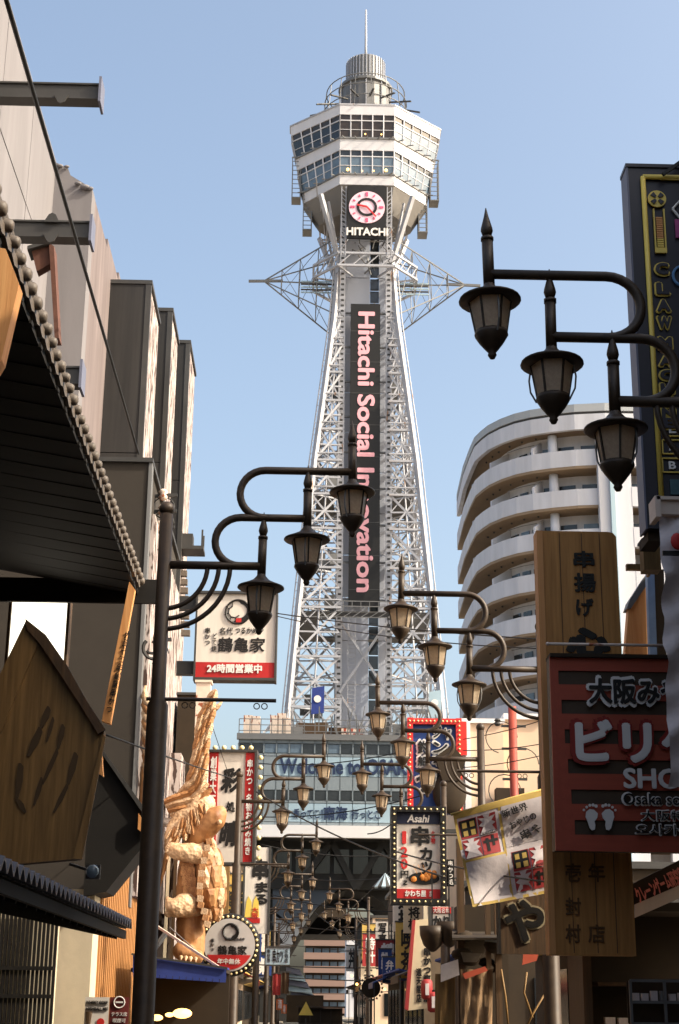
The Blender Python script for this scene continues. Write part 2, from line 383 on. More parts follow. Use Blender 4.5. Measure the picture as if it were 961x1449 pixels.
# core: four columns and cladding between them
for sx, sy in cor:
    MB().bar((sx * 2.38, sy * 2.38 - 0.6, 22), (sx * 2.38, sy * 2.38 - 0.6, 82), 0.62, 0.5).build('core_column', steel_white, tower)
    c2 = MB()
    for k in range(100):
        z = 22.3 + k * 0.6
        c2.box((sx * 2.38, sy * 2.38 - 0.86 * 1.0, z), (0.3, 0.04, 0.2))
    if sy < 0: struct(c2.build('column_perforation', steel_dark, tower), 'stuff')
for k in range(14):
    z0 = 22 + k * 4.3
    piece('core_panel', (-0.75, -1.7, z0 + 2.13), (2.5, 0.2, 4.2), core_grey, tower)
    piece('core_panel', (1.75, -1.7, z0 + 2.13), (0.6, 0.2, 4.2), core_grey, tower)
    piece('core_panel', (-2.1, 0.2, z0 + 2.13), (0.2, 3.6, 4.2), core_grey, tower)
    piece('core_panel', (2.1, 0.2, z0 + 2.13), (0.2, 3.6, 4.2), core_grey, tower)
    for j in range(3): piece('core_window', (0.98, -1.66, z0 + 0.75 + j * 1.4), (0.9, 0.14, 1.28), glass_dark, tower)
# lower X bracing and ladder in the core front
for a, b in ((22.5, 29.5), (29.5, 36.5)):
    barobj('core_brace', (-2.3, -3.2, a), (2.3, -3.2, b), 0.22, steel_white, tower)
    barobj('core_brace', (2.3, -3.12, a), (-2.3, -3.12, b), 0.22, steel_white, tower)
ld = MB()
for x in (-1.5, -0.8): ld.bar((x, -3.0, 23), (x, -3.0, 38), 0.08)
for k in range(36): ld.bar((-1.5, -3.0, 23.4 + k * .4), (-0.8, -3.0, 23.4 + k * .4), 0.05)
ld.build('ladder', steel_white, tower)
# service platforms
for z, k in ((36.6, 0.98), (49.4, 0.9)):
    h = hw(z) * k
    pl = MB()
    if z < 40: pl.box((0, -h + 0.9, z), (2 * h, 1.8, 0.12))
    pl.box((0, h - 0.9, z), (2 * h, 1.8, 0.12))
    pl.box((-h + 0.9, 0, z), (1.8, 2 * h - 3.6, 0.12)); pl.box((h - 0.9, 0, z), (1.8, 2 * h - 3.6, 0.12))
    pl.build('service_platform', steel_dark, tower)
    gr = MB()
    for k2 in range(16):
        t = -h + 2 * h * k2 / 15
        for s in (-1, 1):
            if z > 40 and s < 0 and abs(t) < 2.6: continue
            gr.bar((t, s * h, z), (t, s * h, z + 1.05), 0.05); gr.bar((s * h, t, z), (s * h, t, z + 1.05), 0.05)
            gr.bar((t, s * h, z - 0.5), (t + h / 8, s * h, z), 0.06)
    for zz in (z + 0.55, z + 1.05, z - 0.5):
        for s in (-1, 1):
            if z < 40 or s > 0: gr.bar((-h, s * h, zz), (h, s * h, zz), 0.07)
            gr.bar((s * h, -h, zz), (s * h, h, zz), 0.07)
    gr.build('platform_railing', steel_grey, tower)
# machinery boxes inside the lattice
for i in range(26):
    z = random.choice((37.0, 37.2, 49.8, 27.8, 42, 60.8)); h = hw(z) - 1.4
    x = random.uniform(2.9, max(3.0, h)) * random.choice((-1, 1)); y = random.uniform(-h, h * .3)
    s = (random.uniform(.5, 1.4), random.uniform(.5, 1), random.uniform(.6, 1.6))
    piece('equipment_box', (x, y, z + s[2] / 2), s, random.choice((steel_dark, steel_grey, steel_grey)), tower)
# waist ring with pointed side trusses
rg = [(-5.4, -1.6), (-2.9, -4.6), (2.9, -4.6), (5.4, -1.6), (5.4, 1.6), (2.9, 4.6), (-2.9, 4.6), (-5.4, 1.6)]
for i in range(8):
    a, b = rg[i], rg[(i + 1) % 8]
    for z in (73.6, 75.0): barobj('ring_beam', (*a, z), (*b, z), 0.22, steel_white, tower)
    for k in range(4):
        p, q = Vector((*a, 73.6)).lerp(Vector((*b, 73.6)), k / 4), Vector((*a, 75.0)).lerp(Vector((*b, 75.0)), (k + 1) / 4)
        barobj('ring_brace', p, q, 0.09, steel_white, tower)
    barobj('ring_spoke', (*a, 73.6), (a[0] * .45, a[1] * .45, 73.6), 0.16, steel_white, tower)
    barobj('ring_spoke', (*a, 75.0), (a[0] * .42, a[1] * .42, 79), 0.1, steel_white, tower)
for k in range(5):
    for s in (-1, 1): piece('neon_tray', (s * 4.6, -1.0 + 0.1 * k, 72.2 + k * 0.36), (4.2, 0.12, 0.14), steel_dark if k % 2 else base_sign, tower)
for s in (-1, 1):
    tip = Vector((s * 10.6, -0.4, 73.7))
    barobj('spike', (s * 8.6, -0.4, 73.75), (s * 12.2, -0.4, 73.65), 0.24, steel_grey, tower)
    roots = [Vector((s * 3.0, -2.6, 77.8)), Vector((s * 3.0, 2.6, 77.8)), Vector((s * 3.3, -2.8, 69)), Vector((s * 3.3, 2.8, 69)), Vector((s * 3, 0, 73.7))]
    for r in roots: barobj('spike_chord', r, tip, 0.11, steel_grey, tower)
    for t in (0.25, 0.5, 0.75):
        q = [r.lerp(tip, t) for r in roots]; q2 = [r.lerp(tip, t - 0.25) for r in roots]
        for a, b in ((0, 1), (1, 3), (3, 2), (2, 0)):
            barobj('spike_strut', q[a], q[b], 0.06, steel_grey, tower)
            barobj('spike_strut', q2[a], q[b], 0.05, steel_grey, tower)
        barobj('spike_strut', q[0], q[4], 0.06, steel_grey, tower); barobj('spike_strut', q[2], q[4], 0.06, steel_grey, tower)
# tangled brackets above the ring
tg = MB()
for i in range(46):
    a = Vector((random.uniform(-2.6, 2.6), random.uniform(-3.6, -1.5), random.uniform(74, 79.5)))
    tg.bar(a, a + Vector((random.uniform(-1.4, 1.4), random.uniform(-.6, .6), random.uniform(-1.4, 1.4))), random.choice((.06, .09, .12)))
struct(tg.build('bracket_clutter', steel_grey, tower), 'stuff')
for i in range(4):                      # raking struts to the deck
    a = cpt(i, 75)
    barobj('raking_strut', a, a + Vector((cor[i][0] * 1.2, cor[i][1] * .9, 6.4)), 0.2, steel_white, tower)
    for z in (77, 79.2, 81.4):
        if i == 0: continue
        barobj('neck_tie', cpt(i, z), cpt(i + 1, z), 0.14, steel_white, tower)
        barobj('neck_tie', cpt(i, z), cpt(i + 1, z + 1.9), 0.1, steel_white, tower)
for s in (-1, 1):                       # perforated posts beside the clock
    pp = MB()
    for x in (2.15, 2.6): pp.bar((s * x, -4.7, 74.6), (s * x, -4.7, 82.8), 0.1)
    for k in range(16): pp.bar((s * 2.15, -4.7, 74.7 + k * .48), (s * 2.6, -4.7, 75.1 + k * .48), 0.07)
    pp.build('clock_post', steel_white, tower)
# ---- black banner
bn = MB().box((-0.02, -3.42, 53.8), (3.02, 0.3, 31.9)).build('banner', sign_black, tower)
for wd_, y0_, y1_, ht_ in (('Hitachi', 441, 546, 1.72), ('Social', 558, 646, 1.78), ('Innovation', 662, 838, 1.72)):
    za_, zb_ = at(515, y0_, 141.4).z, at(515, y1_, 141.4).z
    text(wd_, pink, bn, 0.08, (za_ + zb_) / 2, za_ - zb_, ht_, -3.6, bold=0.03, rot=math.pi / 2, depth=0.05)
for k in range(9): piece('banner_seam', (-.02, -3.575, 39.5 + k * 3.4), (3.02, .03, .07), steel_dark, bn)
for k in range(9): piece('banner_bracket', (0, -2.9, 38.6 + k * 3.8), (4.6, 0.25, 0.16), steel_grey, tower)
# ---- clock panel
ck = MB().box((0, -4.95, 79.5), (4.0, 0.3, 6.1)).build('clock_panel', sign_black, tower)
Rx = Matrix.Rotation(math.pi / 2, 3, 'X')
CZ = 80.0
MB().lathe([(1.86, -0.03), (1.86, 0.05)], 40, (0, -5.14, CZ), Rx).build('clock_face', clock_white, ck)
ring = MB(); n = 40
for k in range(n):
    a0, a1 = 2 * math.pi * k / n, 2 * math.pi * (k + 1) / n
    ring.hexa([(1.06 * math.cos(a), y, CZ + 1.06 * math.sin(a)) if rr else (0.8 * math.cos(a), y, CZ + 0.8 * math.sin(a)) for y in (-5.25, -5.21) for rr, a in ((0, a0), (1, a0), (1, a1), (0, a1))])
ring.build('clock_ring', sign_black, ck)
for k in range(12):
    a = k * math.pi / 6; long = 0.44 if k % 3 == 0 else 0.26
    o = piece('hour_mark', (1.5 * math.sin(a), -5.23, CZ + 1.5 * math.cos(a)), (0.24 if k % 3 == 0 else 0.14, 0.05, long), clock_pink, ck, (0, a, 0))
for a, L_, wd in ((R_(-78), 1.05, 0.2), (R_(140), 1.45, 0.16)):
    piece('clock_hand', (math.sin(a) * L_ / 2, -5.29, CZ + math.cos(a) * L_ / 2), (wd, 0.05, L_), clock_red, ck, (0, a, 0))
text('HITACHI', letter_white, ck, 0.05, 77.1, 4.3, 0.92, -5.3, bold=0.035, depth=0.08)
# ---- viewing deck: eight-sided storeys that lean outwards
def octo(fx, fy, sx_, sy_=0.7): return [(-fx, -fy), (fx, -fy), (sx_, -sy_), (sx_, sy_), (fx, fy), (-fx, fy), (-sx_, sy_), (-sx_, -sy_)]
def ringwall(z0, o0, z1, o1):
    m = MB(); vs = [(x, y, z0) for x, y in o0] + [(x, y, z1) for x, y in o1]
    return m.add(vs, [(i, (i + 1) % 8, (i + 1) % 8 + 8, i + 8) for i in range(8)] + [tuple(range(7, -1, -1)), tuple(range(8, 16))])
O = {92.1: octo(2.9, 5.2, 8.15), 91.0: octo(2.9, 5.15, 8.05), 88.2: octo(2.87, 5.05, 7.5), 86.8: octo(2.86, 5.0, 7.3), 84.0: octo(2.84, 4.9, 6.75), 82.8: octo(2.84, 4.85, 6.6)}
ringwall(91.0, O[91.0], 92.1, O[92.1]).build('deck_fascia', deck_white, tower)
ringwall(86.8, O[86.8], 88.2, O[88.2]).build('deck_spandrel', deck_white, tower)
ringwall(82.8, O[82.8], 84.0, O[84.0]).build('deck_spandrel', deck_white, tower)
ringwall(82.75, octo(2.8, 4.8, 6.55), 80.2, octo(2.5, 3.5, 4.9)).build('deck_underside', deck_under, tower)
ringwall(92.1, octo(2.95, 5.25, 8.25), 92.28, octo(2.95, 5.25, 8.25)).build('deck_roof_edge', steel_white, tower)
ringwall(88.2, octo(2.8, 4.95, 7.35), 91.0, octo(2.83, 5.05, 7.9)).build('deck_glass_band', glass_warm, tower)
ringwall(84.0, octo(2.77, 4.8, 6.6), 86.8, octo(2.79, 4.9, 7.15)).build('deck_glass_band', glass_dark, tower)
def facet(z0, z1, tall, gm):
    for i in (0, 1, 2, 3, 4, 6, 7):
        a0, b0, a1, b1 = O[z0][i], O[z0][(i + 1) % 8], O[z1][i], O[z1][(i + 1) % 8]
        n_ = 5 if abs(a0[0] - b0[0]) > 1 and i != 2 else 2
        for k in range(n_ + 1):
            t = k / n_
            p = Vector((*a0, z0)).lerp(Vector((*b0, z0)), t); q = Vector((*a1, z1)).lerp(Vector((*b1, z1)), t)
            barobj('mullion', p, q, 0.11, deck_white, tower)
            if k < n_:
                t2 = (k + 1) / n_
                p2 = Vector((*a0, z0)).lerp(Vector((*b0, z0)), t2); q2 = Vector((*a1, z1)).lerp(Vector((*b1, z1)), t2)
                for hh in (0.74, 0.36):
                    barobj('transom', p.lerp(q, hh), p2.lerp(q2, hh), 0.1 if hh > .5 else 0.05, deck_white, tower)
                # glass pane set just behind
                cc = -0.03
                pts = [p.lerp(q, .02), p2.lerp(q2, .02), p2.lerp(q2, .72), p.lerp(q, .72)]
                ctr = Vector((0, 0, 0)); 
                pane = MB().add([Vector((v.x * .995, v.y * .995, v.z)) for v in pts], [(0, 1, 2, 3)])
                pane.build('pane', gm if i == 0 else (glass_blue if z0 < 86 or i in (1, 2) else glass_dark), tower)
facet(88.2, 91.0, 1, glass_warm); facet(84.0, 86.8, 1, glass_blue)
for i in (7, 0, 1):                     # bracket arms and shelf rail below each window row
    for z in (88.2, 84.0):
        a, b = O[z][i], O[z][(i + 1) % 8]
        barobj('window_sill', Vector((*a, z)) * 1.0, Vector((*b, z)), 0.2, steel_grey, tower)
        for k in range(5):
            p = Vector((*a, z)).lerp(Vector((*b, z)), (k + .5) / 5); o = Vector((p.x, p.y, 0)).normalized()
            barobj('lamp_arm', p, p + o * 0.9 - Vector((0, 0, .25)), 0.09, steel_grey, tower)
for x, z in ((-2.0, 84.5), (-.5, 84.35), (.7, 84.4), (2.0, 84.5), (-.2, 88.7), (1.5, 88.7)):
    MB().sphere((x, -4.98 if z < 86 else -5.1, z), 0.16 if abs(x) > 1.8 else .08, 8, 6).build('interior_lamp', warm_light, tower, True)
for s in (-1, 1):                       # open service cages at the deck sides
    for zt, zb, xo in ((88.3, 83.4, 6.95), (84.2, 79.6, 5.7)):
        cg = MB()
        for dx in (0, 0.9):
            for dy in (-0.9, 0.6): cg.bar((s * (xo + dx), dy, zb), (s * (xo + dx), dy, zt), 0.09)
        for k in range(10):
            z = zb + (zt - zb) * k / 9
            cg.bar((s * xo, -0.9, z), (s * (xo + .9), -0.9, z), 0.06); cg.bar((s * (xo + .9), -0.9, z), (s * (xo + .9), .6, z), 0.06)
        cg.box((s * (xo + .45), -.15, zb), (1.0, 1.6, .1)); cg.box((s * (xo + .05), -.15, (zt + zb) / 2), (.06, 1.5, zt - zb))
        cg.build('service_cage', steel_grey, tower)
# ---- roof stages
rb = MB().lathe([(3.3, 92.3), (3.3, 93.2), (2.75, 93.4), (2.75, 97.0), (3.0, 97.05), (3.0, 97.35)], 20).build('roof_drum', steel_grey, tower)
for k in range(10):
    a = 2 * math.pi * k / 10 + .3
    barobj('drum_rib', (2.85 * math.cos(a), 2.85 * math.sin(a), 93.3), (2.85 * math.cos(a), 2.85 * math.sin(a), 97), 0.12, steel_white, tower)
MB().lathe([(2.12, 97.4), (2.12, 100.6), (1.95, 100.75), (1.3, 100.85)], 24).build('water_tank', steel_grey, tower, False)
for k in range(36):
    a = 2 * math.pi * k / 36
    piece('tank_rib', (2.15 * math.cos(a), 2.15 * math.sin(a), 99), (0.09, 0.09, 3.2), core_grey, tower, (0, 0, a))
for z, r in ((96.7, 4.3), (95.4, 4.5), (93.9, 4.7)):
    tubeobj('roof_ring_rail', [(r * math.cos(2 * math.pi * k / 32), r * math.sin(2 * math.pi * k / 32), z) for k in range(33)], 0.06, steel_grey, tower, 5)
for k in range(16):
    a = 2 * math.pi * k / 16 + .1; c, s = math.cos(a), math.sin(a)
    barobj('rail_post', (4.75 * c, 4.75 * s, 92.3), (4.3 * c, 4.3 * s, 96.7), 0.07, steel_grey, tower)
    barobj('floodlight_arm', (3.2 * c, 3.2 * s, 94.6), (6.1 * c, 6.1 * s, 93.6), 0.2, steel_dark, tower, 0.12)
MB().tube([(0, 0, 100.8), (0, 0, 103), (0, 0, 107.8)], [0.16, 0.14, 0.1], 8).build('lightning_rod', steel_white, tower, True)
# ---- flags on the roof level
for x, z, k in ((-4.4, 27.6, 0), (6.2, 27.4, 1)):
    fm = awn_blue if k == 0 else base_sign
    fl = MB().prism([(x - .55, z - 1.3), (x + .6, z - 1.15), (x + .62, z + 1.3), (x - .5, z + 1.1)], -9.2, -9.12).build('flag', fm, tower)
    MB().lathe([(.33, -.02), (.33, .02)], 16, (x, -9.24, z + .1), Rx).build('flag_emblem', letter_white, fl)
    barobj('flag_pole', (x - .62, -9.1, 23), (x - .62, -9.1, 29.2), 0.08, steel_grey, tower)

# ================================================================== tower base building over the street
BY = 128.0
def bz(y): return at(500, y, BY).z
base = thing('gatehouse_building', 'grey panelled building under the tower spanning the street, with blue lettered banners', 'building', (TX - 1.8, BY, 0))
def bl(px, py): q = at(px, py, BY); return q.x - (TX - 1.8), q.z
BX0, BX1 = bl(336, 1100)[0], bl(662, 1100)[0]
ZR = bz(1043)
body = MB().box2((BX0, 0.3, bz(1185)), (BX1, 26, ZR - 0.1)).build('wall', base_panel, base)
piece('parapet', ((BX0 + BX1) / 2, 0.12, ZR - 0.05), (BX1 - BX0 + .3, 0.5, 0.5), steel_grey, base)
rows = [(1053, 1067, 'w'), (1067, 1071, 'p'), (1099, 1119, 'p'), (1119, 1133, 'w'), (1133, 1137, 'p'), (1164, 1169, 'p')]
ncol = 18; cw = (BX1 - BX0) / ncol
for y0, y1, kd in rows:
    zt, zb = bz(y0), bz(y1)
    for k in range(ncol):
        x = BX0 + cw * (k + .5)
        if kd == 'w':
            wn = piece('window', (x, 0.2, (zt + zb) / 2), (cw - .16, 0.1, zt - zb - .1), glass_dark if random.random() < .8 else glass_blue, base)
            piece('mullion', (x - cw / 2, 0.14, (zt + zb) / 2), (0.1, 0.12, zt - zb), base_panel, base)
        else:
            piece('wall_panel', (x, 0.2, (zt + zb) / 2), (cw - .06, 0.16, zt - zb - .05), base_panel, base)
for k in range(ncol):
    x = BX0 + cw * (k + .5)
    piece('wall_panel', (x, 0.2, (bz(1046) + bz(1053)) / 2), (cw - .06, .16, bz(1046) - bz(1053) - .06), base_panel, base)
    piece('wall_panel', (x, 0.2, (bz(1071) + bz(1099)) / 2), (cw - .06, .16, bz(1071) - bz(1099) - .06), base_sign if 2 < k < 15 else base_panel, base)
    piece('wall_panel', (x, 0.2, (bz(1137) + bz(1164)) / 2), (cw - .06, .16, bz(1137) - bz(1164) - .06), base_sign if 3 < k < 14 else base_panel, base)
x0, z0 = bl(395, 1096); x1, z1 = bl(563, 1073)
text('Welcome to OSAKA', letter_navy, base, (bl(396, 1085)[0] + bl(592, 1085)[0]) / 2, (z0 + z1) / 2, bl(592, 1085)[0] - bl(396, 1085)[0], 1.35, 0.06, bold=0.03, depth=0.05)
text('乗ってこ！', letter_navy, base, bl(436, 1150)[0], bz(1152), bl(456, 1150)[0] - bl(415, 1150)[0], .8, 0.06, bold=0.02, depth=0.05)
text('南海', letter_navy, base, bl(475, 1150)[0], bz(1151), bl(493, 1150)[0] - bl(459, 1150)[0], 1.15, 0.06, bold=0.03, depth=0.05)
text('行っとこ', letter_navy, base, bl(518, 1150)[0], bz(1152), bl(540, 1150)[0] - bl(499, 1150)[0], .8, 0.06, bold=0.02, depth=0.05)
piece('fascia', ((BX0 + BX1) / 2, 0.05, (bz(1169) + bz(1186)) / 2), (BX1 - BX0, 0.7, bz(1169) - bz(1186)), base_white, base)
# roof clutter
for k in range(22):
    x = BX0 + (BX1 - BX0) * k / 21
    barobj('roof_rail_post', (x, 0.4, ZR), (x, 0.4, ZR + 1.5), 0.07, steel_grey, base)
for zz in (.5, 1.0, 1.5): barobj('roof_rail', (BX0, 0.4, ZR + zz), (BX1, 0.4, ZR + zz), 0.06, steel_grey, base)
for px in (350, 361, 388, 398, 405):
    x, _ = bl(px, 1030); s = random.uniform(1.5, 2.2)
    ac = piece('air_conditioner', (x, 1.6, ZR + s / 2), (0.75, 0.8, s), rust_white, base)
for k in range(6): barobj('roof_pipe', (bl(372 + k * 3, 1030)[0], 1.4, ZR + .5 + .2 * k), (bl(390, 1030)[0], 1.4, ZR + 1.2 + .15 * k), 0.16, base_white, base)
for k in range(30):
    piece('brick_screen', (bl(486 + (k % 10) * 3.4, 1030)[0], 3.2, ZR + .25 + .42 * (k // 10)), (0.2, .2, .34), rust_white if k % 3 else red_stripe, base)
rc = MB()
for k in range(50):
    x = random.uniform(BX0 + 3, BX1 - 1); a = Vector((x, random.uniform(1, 4), ZR + random.uniform(0, 1)))
    rc.bar(a, a + Vector((random.uniform(-.9, .9), 0, random.uniform(.5, 2.6))), random.choice((.06, .1)))
struct(rc.build('roof_ironwork', steel_grey, base), 'stuff')
for k in range(10):
    x = random.uniform(BX0 + 4, BX1 - 1); s = random.uniform(.8, 2.2)
    piece('roof_unit', (x, random.uniform(2, 5), ZR + s / 2), (random.uniform(.7, 1.8), .8, s), random.choice((steel_dark, steel_grey, wood_dark)), base)
# recessed storey, ceiling and splayed legs under the white fascia
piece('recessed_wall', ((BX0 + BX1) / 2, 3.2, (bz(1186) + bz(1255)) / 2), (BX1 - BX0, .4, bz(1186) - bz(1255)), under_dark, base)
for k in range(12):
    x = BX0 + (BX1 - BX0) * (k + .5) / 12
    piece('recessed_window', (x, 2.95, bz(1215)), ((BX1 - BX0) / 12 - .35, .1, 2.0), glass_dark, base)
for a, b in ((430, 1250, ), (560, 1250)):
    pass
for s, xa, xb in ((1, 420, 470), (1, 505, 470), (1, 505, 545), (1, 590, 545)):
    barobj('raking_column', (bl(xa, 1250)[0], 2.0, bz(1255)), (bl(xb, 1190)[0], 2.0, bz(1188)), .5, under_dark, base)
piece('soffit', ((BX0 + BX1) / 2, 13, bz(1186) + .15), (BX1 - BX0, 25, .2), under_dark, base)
def legpoly(pts): return [bl(*p) for p in pts]
# left splayed leg with curved inner edge (arch)
arcp = [(404, 1352), (412, 1338), (422, 1321), (433, 1304), (446, 1286), (460, 1270), (474, 1259), (492, 1254)]
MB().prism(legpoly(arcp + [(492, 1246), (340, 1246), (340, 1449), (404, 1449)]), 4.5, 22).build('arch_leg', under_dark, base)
MB().prism(legpoly([(404, 1350), (412, 1336), (422, 1319), (433, 1302), (446, 1284), (458, 1270), (436, 1270), (426, 1285), (410, 1306), (385, 1290), (385, 1306), (400, 1330), (385, 1345)]), 3.9, 4.4).build('arch_trim', apt_cap, base)
MB().prism(legpoly([(385, 1250), (484, 1250), (436, 1292), (412, 1306), (385, 1284)]), 3.3, 3.85).build('slate_panel', slate_blue, base)
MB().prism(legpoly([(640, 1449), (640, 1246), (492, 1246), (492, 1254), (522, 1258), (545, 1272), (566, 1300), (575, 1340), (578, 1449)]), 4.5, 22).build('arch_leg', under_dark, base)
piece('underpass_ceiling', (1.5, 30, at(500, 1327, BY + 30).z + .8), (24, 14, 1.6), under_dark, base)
piece('underpass_beam', (1.5, 15, at(500, 1285, BY + 15).z + .6), (24, .6, 1.2), slate_blue, base)

# ================================================================== apartment block (right, behind)
ap = thing('apartment_block', 'pale grey apartment block with curved wraparound balconies beyond the wooden shop board', 'building', (18, 103, 0))
CV = [(12.27, 119.4), (12.08, 112.42), (12.16, 108.41), (12.27, 105.97), (12.6, 104.63), (12.98, 103.45), (13.7, 102.15), (14.58, 101.06), (15.63, 100.26), (16.85, 99.66), (18.55, 99.05), (20.63, 98.68)]
CVL = [(x - 18, y - 103) for x, y in CV]
yf = CVL[-1][1]
FL = CVL + [(16, yf)]
def inset(pts, d):
    P = [Vector(p) for p in pts]; out = []
    for i in range(len(P)):
        t = (P[min(i + 1, len(P) - 1)] - P[max(i - 1, 0)]).normalized(); n = Vector((-t.y, t.x)); out.append(tuple(P[i] + n * d))
    return out
RZ, FH = 41.87, 2.9
MB().strip(FL, .35, RZ - .57, RZ).build('roof_cap', apt_cap, ap)
MB().strip(inset(FL, .12), .3, RZ - .77, RZ - .57).build('roof_dark_gap', steel_dark, ap)  # dark recessed strip between roof cap and band
MB().strip(FL, .3, RZ - 1.9, RZ - .77).build('roof_band', apt, ap)
inw = inset(FL, 1.7)
MB().prismz(inset(FL, .28) + list(reversed(inset(FL, 2.2))), RZ - 1.75, RZ - 1.6).build('roof_soffit', apt_soffit, ap)
MB().prismz(inset(FL, .3) + [(17, 5), (inw[0][0] + .2, 17)], RZ - .5, RZ - .2).build('roof_slab', apt_cap, ap)
MB().prismz(inw + [(16.5, 4.5), (inw[0][0] + .3, 16.5)], 0, RZ - .7).build('wall', apt, ap)
def lx(px): return at(px, 700, 103 + yf).x - 18
for k in range(13):
    zt = RZ - 3.4 - k * FH                   # top of parapet
    MB().strip(FL, .18, zt - 1.2, zt).build('parapet', apt, ap)
    MB().prismz(inset(FL, .02) + list(reversed(inset(FL, 1.75))), zt - 1.4, zt - 1.2).build('balcony_slab', apt_soffit, ap)
    a, b = inset(FL, .15), inset(FL, 1.7)
    for i in (2, 5, 8):
        dv = MB(); p, q = Vector(a[i]), Vector(b[i]); t = (q - p).normalized(); n = Vector((-t.y, t.x)) * .08
        dv.hexa([(*(p + n), zt - .5), (*(q + n), zt - .5), (*(q - n), zt - .5), (*(p - n), zt - .5), (*(p + n), zt + .5), (*(q + n), zt + 1.46), (*(q - n), zt + 1.46), (*(p - n), zt + .5)])
        dv.build('divider', apt, ap)
    for i in range(1, len(b) - 1):
        p, q = Vector(b[i]), Vector(b[i + 1]); t = (q - p).normalized(); n = Vector((t.y, -t.x)); L_ = (q - p).length
        if L_ > 4: L_ = 3.0; q = p + t * 3.0
        c = (p + q) / 2 + n * .03
        wo = piece('balcony_window', (c.x, c.y, zt - .1), (max(.5, L_ * .72), .08, 1.9), glass_blue if (i * 7 + k * 3) % 4 == 0 else glass_dark, ap, (0, 0, math.atan2(t.y, t.x)))
    c = (Vector(a[9]) * .55 + Vector(b[9]) * .45)
    MB().lathe([(.33, zt - 1), (.33, zt + 1.48)], 10, (c.x, c.y, 0)).build('balcony_column', apt, ap, True)
    MB().tube([(*Vector(inset(FL, .6)[j2]), zt + .9) for j2 in range(6, 9)], .03, 5).build('drying_pole', steel_grey, ap)
    for j in range(7):
        cc = Vector(inset(FL, .9)[3 + j]); MB().sphere((cc.x, cc.y, zt + 1.46), .08, 6, 4).build('ceiling_vent', steel_dark, ap)
    piece('wall_band', ((lx(893) + lx(922)) / 2, yf - .05, zt - .7), (lx(922) - lx(893), .5, 1.4), apt, ap)
for x0, x1 in ((847, 893), (922, 985)): piece('pier', ((lx(x0) + lx(x1)) / 2, yf + .02, RZ / 2 - .96), (lx(x1) - lx(x0), .6, RZ - 1.95), apt, ap)
piece('downpipe', (lx(865), yf - .4, RZ / 2 - .5), (.3, .24, RZ - 1.5), base_sign, ap)

# ================================================================== street lamps
HAT = MB().lathe([(.03, .2), (.05, .13), (.09, .085), (.16, .05), (.245, .015), (.25, 0), (.235, -.012), (.15, -.012)], 24).mesh('hat', black_iron); HAT.shade_smooth()
CAP = MB().lathe([(.13, -.27), (.135, -.3), (.1, -.36), (.055, -.42), (.03, -.45), (.036, -.47), (.02, -.5), (.004, -.505)], 16).mesh('bottom_cap', black_iron); CAP.shade_smooth()
pn = MB(); a = math.pi / 6 * .93
pn.add([(.165 * math.cos(-a), .165 * math.sin(-a), -.01), (.165 * math.cos(a), .165 * math.sin(a), -.01), (.118 * math.cos(a), .118 * math.sin(a), -.285), (.118 * math.cos(-a), .118 * math.sin(-a), -.285)], [(0, 1, 2, 3)])
PANE = pn.mesh('pane', glass_milk)
gl = MB().lathe([(.16, -.01), (.15, -.1), (.117, -.285)], 6); GLASS = gl.mesh('glass', glass_milk)
rb_ = MB()
for k in range(6):
    t = k * math.pi / 3 + math.pi / 6; c, s = math.cos(t), math.sin(t)
    rb_.bar((.168 * c, .168 * s, 0), (.12 * c, .12 * s, -.29), .016)
RIBS = rb_.mesh('rib_cage', black_iron)
wr = MB()
for k in range(1):
    t = k * math.pi; c, s = math.cos(t), math.sin(t)
    wr.tube([(.17 * c, .17 * s, -.02), (.185 * c, .185 * s, -.12), (.175 * c, .175 * s, -.22), (.13 * c, .13 * s, -.31)], .008, 5)
WIRE = wr.mesh('guard_wire', steel_grey)
stm = MB().tube([(0, 0, .12), (0, 0, .56)], .046, 10).tube([(0, 0, .54), (0, 0, .57)], .052, 10).lathe([(.032, .57), (.05, .63), (.046, .66), (.02, .76), (.004, .84)], 12)
STEM = stm.mesh('stem', black_iron); STEM.shade_smooth()
pl_ = MB().tube([(0, 0, 0), (0, 0, .5), (0, 0, .55), (0, 0, 4.55), (0, 0, 4.62), (0, 0, 6.62)], [.15, .15, .115, .11, .078, .072], 14).sphere((0, 0, 6.68), .085, 12, 8)
POLE = pl_.mesh('pole', black_iron); POLE.shade_smooth()
AR = MB()
AR.tube([(1.99, 0, 7.14), (1.05, 0, 7.14)] + arc(1.05, 6.87, .27, math.pi / 2, 3 * math.pi / 2, 14)[1:] + [(1.51, 0, 6.6)], .042, 10)
AR.tube([(1.1, 0, 6.6), (.8, 0, 6.6)] + arc(.8, 6.33, .27, math.pi / 2, 3 * math.pi / 2, 14)[1:] + [(1.03, 0, 6.06)], .042, 10)
AR.tube([(0, 0, 6.06), (1.02, 0, 6.06)], .045, 10)
ARM = AR.mesh('arm', black_iron); ARM.shade_smooth()
br = MB()
for a_, b_ in ((.46, .47), (.58, .58), (.70, .69)):
    br.tube([(a_ * math.cos(t * math.pi / 24), 0, 6.05 - b_ * math.sin(t * math.pi / 24)) for t in range(13)], .026, 8)
BRK = br.mesh('scroll_bracket', black_iron); BRK.shade_smooth()
fb = MB().tube([(-.12, 0, 4.62), (1.22, 0, 4.62)], .02, 8)
for x in (.28, .36, 1.02, 1.1): fb.tube([(x + .03 * math.cos(t * math.pi / 5), 0, 4.56 + .03 * math.sin(t * math.pi / 5)) for t in range(11)], .006, 5)
FB = fb.mesh('banner_bar', black_iron)
